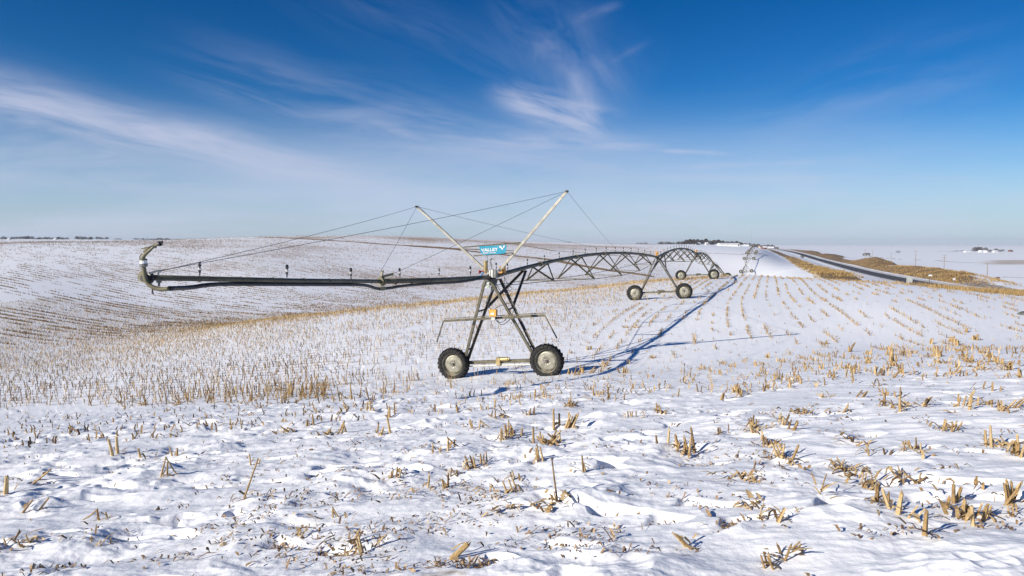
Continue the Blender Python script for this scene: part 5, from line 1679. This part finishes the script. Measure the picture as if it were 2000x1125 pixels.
POLES = [
    (1928.7, 513.3, 330, 1, 'nearest wooden utility pole with one short crossarm, at the right'),
    (1844, 497.5, 400, 3, 'wooden utility pole carrying three long crossarms'),
    (1787.7, 490, 470, 1, 'wooden utility pole just left of the pole with three crossarms'),
    (1739.7, 494, 560, 1, 'wooden utility pole above the dip between two grass banks'),
    (1703, 488, 690, 1, 'thin distant utility pole right of the first grass mound'),
    (1689, 487, 780, 1, 'thinnest distant utility pole above the first grass mound'),
]
for px, ty, Y, arms, lab in POLES:
    utility_pole(px, ty, Y, arms, lab)


# --- road signs and a mailbox
def slab_sign(px0, px1, py0, py1, Y, name, label, mat, cat, two=False):
    a = Pt(px0, py0, Y); b = Pt(px1, py1, Y)
    w = b.x - a.x; h = a.z - b.z
    gx = (a.x + b.x) / 2
    gzv = float(terrain(np.array([gx]), np.array([float(Y)]))[0])
    r = empty(name, (gx, Y, gzv), label, cat)
    zc = (a.z + b.z) / 2 - gzv
    m = MB(); m.box((0, 0, zc), w, 0.04, h); p = m.build('panel', mat, r)
    m = MB(); m.bar((-w / 2, 0.035, zc + h * 0.3), (w / 2, 0.035, zc + h * 0.3), 0.05, 0.03); m.build('stiffener', B['galv'], p)
    m = MB(); m.bar((-w / 2, 0.035, zc - h * 0.3), (w / 2, 0.035, zc - h * 0.3), 0.05, 0.03); m.build('stiffener', B['galv'], p)
    for x in ((-w * 0.36, w * 0.36) if two else (0,)):
        m = MB(); m.bar((x, 0.06, -0.3), (x, 0.06, zc + h * 0.4), 0.11, 0.08); m.build('post', B['galv'], r)
    return r


slab_sign(1774.0, 1782.2, 540.2, 551.8, 112, 'road_sign', 'large square pale road sign seen from behind on two posts at the crest', B['alu'], 'road sign', True)
slab_sign(1770.9, 1773.2, 540.0, 552.2, 112.6, 'road_sign', 'narrow tall pale sign close beside the large square road sign', B['alu'], 'road sign')
slab_sign(1861.2, 1865.6, 543.0, 547.2, 185, 'road_sign', 'small square white sign on a dark post before the grass bank', B['signw'], 'road sign')
# mailbox on a leaning post
b = on_ground(1815.5, 215); t = Pt(1817.8, 538, 215)
r = empty('mailbox', b, 'white mailbox on a leaning dark wooden post before the grass bank', 'mailbox')
hz = t.z - b.z
m = MB(); m.bar((0, 0, -0.3), (0.35, 0, hz - 0.25), 0.16, 0.16); m.build('post', B['post'], r)
m = MB(); n = 10
prof = [(-0.28, -0.22)] + [(-0.28 * math.cos(math.pi * k / 8), 0.08 + 0.2 * math.sin(math.pi * k / 8)) for k in range(9)] + [(0.28, -0.22)]
vs = [(0.4 + x * 1.1, y, hz + z) for y in (-0.45, 0.45) for x, z in prof]
q = len(prof)
m.add(vs, [tuple(range(q)), tuple(range(2 * q - 1, q - 1, -1))] + [(k, q + k, q + (k + 1) % q, (k + 1) % q) for k in range(q)])
m.build('box', B['signw'], r)
m = MB(); m.box((0.74, -0.1, hz + 0.18), 0.03, 0.16, 0.34); m.build('flag', B['redw'], r)


# --- buildings
def house(px, Y, w, d, h, rh, name, label, wall, roof, cat='house', rot=0.0, windows=2, sink=0.0, chim=False):
    b = on_ground(px, Y)
    r = empty(name, b - Z3 * sink, label, cat); r.rotation_euler = (0, 0, rot)
    m = MB(); m.box((0, 0, h / 2 - 0.5), w, d, h + 1.0)
    m.add([(-w / 2, -d / 2, h), (-w / 2, d / 2, h), (-w / 2, 0, h + rh), (w / 2, -d / 2, h), (w / 2, d / 2, h), (w / 2, 0, h + rh)], [(0, 1, 2), (3, 5, 4)])
    m.build('wall', wall, r)
    m = MB(); e = 0.5
    for s in (-1, 1):
        vs = []
        for x in (-w / 2 - e, w / 2 + e):
            vs += [(x, s * (d / 2 + e), h - e * rh / (d / 2)), (x, 0, h + rh + 0.02), (x, 0, h + rh + 0.24), (x, s * (d / 2 + e), h - e * rh / (d / 2) + 0.22)]
        m.add(vs, [(0, 1, 2, 3), (7, 6, 5, 4), (0, 4, 5, 1), (1, 5, 6, 2), (2, 6, 7, 3), (3, 7, 4, 0)])
    ro = m.build('roof', roof, r)
    if chim:
        m = MB(); m.box((w * 0.2, 0, h + rh + 0.4), 0.8, 0.8, 1.6); m.build('chimney', B['redw'], ro)
    for k in range(windows):
        x = (k + 0.5) / windows * w - w / 2
        m = MB(); m.box((x, -d / 2 - 0.02, h * 0.55), min(1.4, w / windows * 0.5), 0.06, min(1.5, h * 0.4)); m.build('window', B['glass'], r)
    m = MB(); m.box((w / 2 - 1.2, -d / 2 - 0.03, 1.05), 1.1, 0.08, 2.1); m.build('door', B['glass'], r)
    return r


house(1421.5, 760, 21.5, 12, 2.3, 0.9, 'barn', 'long low white barn on the snowy rise before dark trees', B['white'], B['roofs'], 'barn', 0.0, 0)
house(1362, 895, 5, 5, 1.8, 1.2, 'house', 'white house half hidden in the dark grove', B['white'], B['roofs'], windows=2)
house(1379, 895, 3, 4, 2.6, 0.8, 'farm_shed', 'small white shed right of the house in the dark grove', B['white'], B['roofs'], 'shed', windows=1)
TOWN = [(1449, 1150, 8, 1.6, 'roofs', 'grey', 'grey flat house at the left end of the distant town'), (1458, 1220, 6, 2.2, 'roofs', 'white', 'white snow roofed house behind the farthest tower'), (1487, 1250, 10, 3.0, 'roofd', 'tan', 'broad tan house with dark roof in the distant town'),
        (1492, 1160, 7, 2.4, 'roofs', 'redw', 'small brick house beside the distant town road'), (1497, 1300, 10, 4.2, 'roofd', 'tan', 'tallest tan house with dark gable in the distant town'), (1504, 1150, 9, 1.8, 'roofs', 'grey', 'low grey house at the right end of the distant town'), (1515, 1300, 8, 2.2, 'roofd', 'grey', 'small grey house where the distant road tops the rise')]
for px, Y, w, h, rf, wl, lab in TOWN:
    house(px, Y, w, 8, h, 2.4, 'house', lab, B[wl], B[rf], 'house', random.uniform(-.3, .3), 2, chim=True)
FARM = [(1918, 2100, 22, 3.5, 'roofs', 'white', 'largest white farmhouse at the foot of the distant dark grove'), (1926, 2060, 10, 2, 'roofs', 'white', 'low white shed just right of the distant farmhouse'), (1942, 2080, 14, 2.5, 'roofs', 'white', 'white barn right of the distant farm grove'), (1888, 2140, 18, 1.2, 'roofs', 'white', 'low white building left of the distant farm grove'), (1972, 2150, 8, 3, 'roofd', 'redw', 'dark brown shed at the right end of the distant farm')]
for px, Y, w, h, rf, wl, lab in FARM:
    house(px, Y, w, 12, h, 3, 'farm_building', lab, B[wl], B[rf], 'farm building', 0.1, 2)
for px, Y, lab in ((20, 2300, 'white farmhouse before the dark treeline at far left'), (110, 2350, 'white farm shed in the gap of the far left treeline')):
    house(px, Y, 9, 8, 3, 2, 'farm_building', lab, B['white'], B['roofs'], 'farm building')
house(1692, 1250, 9, 8, 3.0, 2.2, 'house', 'lone dark roofed house far out on the right plain', B['grey'], B['roofd'])


# --- trees: bare crowns built of many thin twigs
def twig_crown(mb, c, rx, ry, h, n, size):
    for _ in range(n):
        a = random.random() * 6.28; q = random.random() ** 0.6; t = random.random()
        prof = math.sin(math.pi * min(1, 0.18 + 0.80 * t)) ** 0.7
        p = Vector((c[0] + math.cos(a) * rx * q * prof, c[1] + math.sin(a) * ry * q * prof, c[2] + h * (0.16 + 0.84 * t)))
        o = Vector((math.cos(a) * 0.8 + random.gauss(0, .4), math.sin(a) * 0.8 + random.gauss(0, .4), random.uniform(0.2, 1.5))).normalized()
        ln = size * random.uniform(0.5, 1.3); w = o.cross(Vector((random.gauss(0, 1), random.gauss(0, 1), random.gauss(0, 1)))).normalized() * (ln * random.uniform(0.10, 0.22))
        mb.tint = min(1, max(0, 0.25 + 0.5 * t + random.uniform(-.25, .25)))
        mb.add([p - w, p + w, p + o * ln], [(0, 1, 2)])


def bare_tree(px, Y, h, wid, label, name='bare_tree', mat='twig', group=None, n=1300):
    b = on_ground(px, Y)
    r = empty(name, b, label, 'tree', group)
    m = MB(); m.path([(0, 0, -0.5), (0.05, 0, h * 0.25), (0, 0.1, h * 0.7)], [h * 0.035, h * 0.026, h * 0.008], 7)
    for k in range(6):
        a = random.random() * 6.28; z = h * random.uniform(0.2, 0.5)
        m.path([(0, 0, z), (math.cos(a) * wid * .2, math.sin(a) * wid * .2, z + h * 0.15), (math.cos(a) * wid * .38, math.sin(a) * wid * .38, z + h * random.uniform(.25, .4))], [h * 0.014, h * 0.009, h * 0.003], 5)
    m.build('trunk', B['bark'], r)
    m = MB(); twig_crown(m, (0, 0, 0), wid / 2, wid / 2, h, n, h * 0.13); m.build('crown', B[mat], r)
    return r


# grove by the white barn: trees one can tell apart along its edge, the rest reads as a mass
GROVE = [(1333, 900, 4.5, 8), (1340, 930, 6.5, 8), (1347, 900, 7.2, 8), (1354, 930, 7.0, 8), (1362, 960, 7.2, 9), (1370, 930, 6.5, 8), (1378, 970, 8.0, 8), (1386, 930, 5.5, 9), (1394, 980, 6.5, 9), (1402, 960, 7.0, 9), (1411, 990, 6.0, 9), (1420, 980, 5.2, 9),
         (1429, 990, 5.6, 9), (1438, 980, 6.2, 10), (1446, 1000, 5.0, 8), (1390, 900, 4.0, 7), (1357, 890, 5.0, 7)]
for i, (px, Y, h, w) in enumerate(GROVE):
    bare_tree(px, Y, h, w, 'bare dark tree in the grove beside the long white barn', group='bare trees beside the long white barn')
for px, Y, h, w in ((1446, 1330, 7, 11), (1455, 1350, 6.5, 11), (1463, 1380, 7, 12), (1472, 1350, 7.5, 12), (1480, 1330, 8, 11), (1499, 1450, 9, 14), (1507, 1460, 8.5, 14)):
    bare_tree(px, Y, h, w, 'bare dark tree among the distant town houses', group='bare trees among the distant town houses', n=1000)
for px, Y, h, w in ((1903, 2230, 14, 20), (1909, 2220, 15, 22), (1914, 2230, 14, 20), (1924, 2180, 13, 16), (1933, 2040, 8, 14), (1944, 2180, 10, 16), (1951, 2100, 7, 14), (1957, 2220, 7, 14)):
    bare_tree(px, Y, h, w, 'dark tree in the small distant farm grove', group='trees in the distant farm grove', n=1000)
bare_tree(1567, 640, 3.6, 4.0, 'lone leafless bush on the snow above the far road', 'bare_bush', 'twig', n=700)
bare_tree(1753, 1700, 6, 13, 'lone clump of pale bare trees far out on the right plain', 'bare_tree', 'twig', n=700)
bare_tree(1686, 1240, 4, 5, 'small dark tree beside the lone house on the right plain', 'bare_tree', 'twig', n=700)
for px, Y, h, w in ((1513, 720, 3.0, 5.0), (1519, 690, 2.6, 4.5), (1508, 800, 2.8, 5.0)):
    bare_tree(px, Y, h, w, 'low dark bush at the bend of the far road', 'roadside_bush', 'twig', 'bushes at the bend of the far road', n=240)


def treeline(pts, Y, name, label):
    """a far-off wood that reads as one band; pts: (image x0, x1, height m)"""
    m = MB()
    for x0, x1, h in pts:
        w = (x1 - x0) / F * Y
        n = max(2, int(w / 9))
        for k in range(n):
            px = x0 + (x1 - x0) * (k + random.random()) / n
            b = on_ground(px, Y + random.uniform(-40, 40))
            hh = h * random.uniform(0.65, 1.2)
            twig_crown(m, b, random.uniform(7, 11), 8, hh, 170, hh * 0.34)
    o = m.build(name, B['twig'])
    tag(o, label, 'treeline', None, 'stuff')


treeline([(-60, 25, 9), (25, 68, 11), (68, 84, 5), (72, 135, 8), (150, 184, 11)], 2500, 'far_wood', 'dark wooded band along the far left skyline')
treeline([(190, 212, 9), (222, 242, 5), (262, 300, 6), (300, 336, 7), (340, 372, 5), (380, 420, 5), (460, 500, 6)], 2700, 'far_wood', 'thin dark broken treeline just left of the hill crest')
treeline([(1056, 1113, 8), (1128, 1150, 4)], 2600, 'far_wood', 'small dark wood on the skyline behind the near hill')
treeline([(1246, 1262, 7), (1268, 1290, 5), (1286, 1335, 9)], 2300, 'far_wood', 'low dark treeline left of the barn grove')
treeline([(1860, 1900, 3.5), (1830, 1862, 2)], 2300, 'far_wood', 'thin dark shelter belt left of the distant farm')

# --- lattice radio masts on the horizon
for px, ty, Y, lab in ((1466.5, 446, 2600, 'slender tall radio mast faint above the distant town'), (1872.6, 461, 3400, 'slender faint radio mast left of the distant farm')):
    b = on_ground(px, Y); h = Pt(px, ty, Y).z - b.z
    r = empty('radio_mast', b, lab, 'radio mast')
    m = MB()
    for k in range(3):
        a = 2.09 * k
        m.tube((math.cos(a) * .5, math.sin(a) * .5, -1), (math.cos(a) * .45, math.sin(a) * .45, h), 0.09, n=4)
    for k in range(int(h / 3)):
        a = 2.09 * (k % 3); a2 = a + 2.09
        m.tube((math.cos(a) * .5, math.sin(a) * .5, k * 3), (math.cos(a2) * .5, math.sin(a2) * .5, k * 3 + 3), 0.05, n=3)
    m.build('lattice', B['galv'], r)
    m = MB(); m.tube((0, 0, h), (0, 0, h + 4), 0.08, n=5); m.build('antenna', B['galv'], r)

# --- grey boulder at the right edge of the field
p = hit(1999, 615)
bm = MB(); n1, n2 = 14, 26
vs = []; fs = []
for i in range(n1 + 1):
    t = math.pi * i / n1
    for j in range(n2):
        a = 2 * math.pi * j / n2
        x, y, z = math.sin(t) * math.cos(a), math.sin(t) * math.sin(a), math.cos(t)
        k = 1 + 0.16 * float(perlin(x * 1.7 + 3, y * 1.7 + z * 1.3, 81)) + 0.06 * float(perlin(x * 5, y * 5 + z * 4, 82))
        zz = z * 0.21 * k
        if zz > 0.10: zz = 0.10 + (zz - 0.10) * 0.4
        vs.append((x * 0.62 * k, y * 0.42 * k, zz + 0.05 + 0.04 * x))
for i in range(n1):
    for j in range(n2):
        fs.append((i * n2 + j, (i + 1) * n2 + j, (i + 1) * n2 + (j + 1) % n2, i * n2 + (j + 1) % n2))
bm.add(vs, fs)
o = bm.build('boulder', B['rock'], None, True, (p.x + 0.38, p.y, p.z))
tag(o, 'flat dark grey boulder poking from the snow at the right edge', 'boulder')

# --- dry grass standing along the right crest and on the banks
def grass_mass():
    rs = np.random.default_rng(21)
    pts = []
    for px in np.arange(1690, 2080, 0.5):               # fringe where the field ends
        k = np.interp(px, [1690, 1780, 1850, 2000, 2080], [0.15, 0.4, 2.2, 6.0, 6.0])
        yc = np.interp(px, [1600, 1750, 2000, 2100], [72, 58.5, 45.5, 44])
        for _ in range(rs.poisson(k)):
            y = yc + rs.normal(0.4, 1.3); pts.append(((px + rs.uniform(-.4, .4) - 1000) / F * y, y, rs.uniform(0.2, 0.55), 0.012))
    for px in np.arange(1480, 1720, 0.8):               # thinner towards the middle
        if rs.random() < 0.35:
            y = np.interp(px, [1465, 1600, 1750], [97, 72, 58.5]) + rs.normal(-1, 2); pts.append(((px - 1000) / F * y, y, rs.uniform(0.12, 0.3), 0.014))
    n = 16000                                            # the right bank and the left verge
    y = 1 / rs.uniform(1 / 560, 1 / 150, n); bank = rs.random(n) < 0.72
    d = np.where(bank, rs.uniform(8.5, 28, n), rs.uniform(-34, -24, n))
    hb = np.interp(y, _HB_Y, _HB_H)
    ok = (~bank) | (rs.random(n) < np.clip(0.35 + hb, 0, 1))
    ok &= rs.random(n) < np.clip(0.55 + 1.1 * perlin((road_x(y) + d) / 5.0, y / 9.0, 77), 0.12, 1)
    for a, b_, f in zip((road_x(y) + d / 0.935)[ok], y[ok], d[ok]): pts.append((a, b_, rs.uniform(0.3, 0.9), 0.05))
    A = np.array(pts); X, Y, H, Wd = A.T; n = len(A)
    Zg = ground(X, Y)
    V = []; T = []
    a = rs.random(n) * 6.28
    out = []; tt = []
    for q in range(3):                                   # three blades to a tuft
        w = np.stack([np.cos(a + q * 2), np.sin(a + q * 2), np.zeros(n)], -1) * Wd[:, None] * rs.uniform(0.6, 1.2, (n, 1))
        ln = rs.normal(0.0, 0.35, (n, 2))
        b0 = np.stack([X + rs.normal(0, .03, n), Y + rs.normal(0, .03, n), Zg - 0.02], -1)
        h = H * rs.uniform(0.6, 1.1, n)
        mid = b0 + np.stack([ln[:, 0] * h * .35, ln[:, 1] * h * .35, h * .6], -1)
        tip = b0 + np.stack([ln[:, 0] * h, ln[:, 1] * h, h * .95], -1)
        out.append(np.stack([b0 - w, b0 + w, mid - w * .8, mid + w * .8, tip], 1)); tt.append(np.repeat(np.clip(rs.normal(.6, .22, n), 0, 1), 5))
    P = np.concatenate(out).reshape(-1, 3); N = 3 * n
    ib = np.arange(N)[:, None] * 5
    Q = ib + np.array([0, 1, 3, 2]); Tr = ib + np.array([2, 3, 4])
    me = mesh_np('dry_grass', P, np.concatenate([Q.ravel(), Tr.ravel()]), np.concatenate([np.full(N, 4), np.full(N, 3)]), False, {'tint': np.concatenate(tt)})
    me.materials.append(B['grass'])
    tag(link(bpy.data.objects.new('dry_grass', me)), 'golden dry grass along the crest, road verge and bank', 'dry grass', None, 'stuff')


grass_mass()
# ------------------------------------------------------------------ winter air
def build_haze():
    m = bpy.data.materials.new('winter_haze'); m.use_nodes = True
    t = m.node_tree
    for n in list(t.nodes):
        if n.type == 'BSDF_PRINCIPLED': t.nodes.remove(n)
    out = [n for n in t.nodes if n.type == 'OUTPUT_MATERIAL'][0]
    v = t.nodes.new('ShaderNodeVolumePrincipled')
    v.inputs['Color'].default_value = (0.78, 0.87, 1.0, 1.0)
    v.inputs['Density'].default_value = HAZE
    v.inputs['Anisotropy'].default_value = 0.0
    t.links.new(v.outputs[0], out.inputs['Volume'])
    mb = MB(); mb.box((0, 0, 20), 40000, 40000, 220)
    o = mb.build('haze', m)
    tag(o, 'thin winter haze softening the far skyline', 'haze', None, 'stuff')
    return o


HAZE = 4e-5
build_haze()
build_ground(ground_material())
build_road()
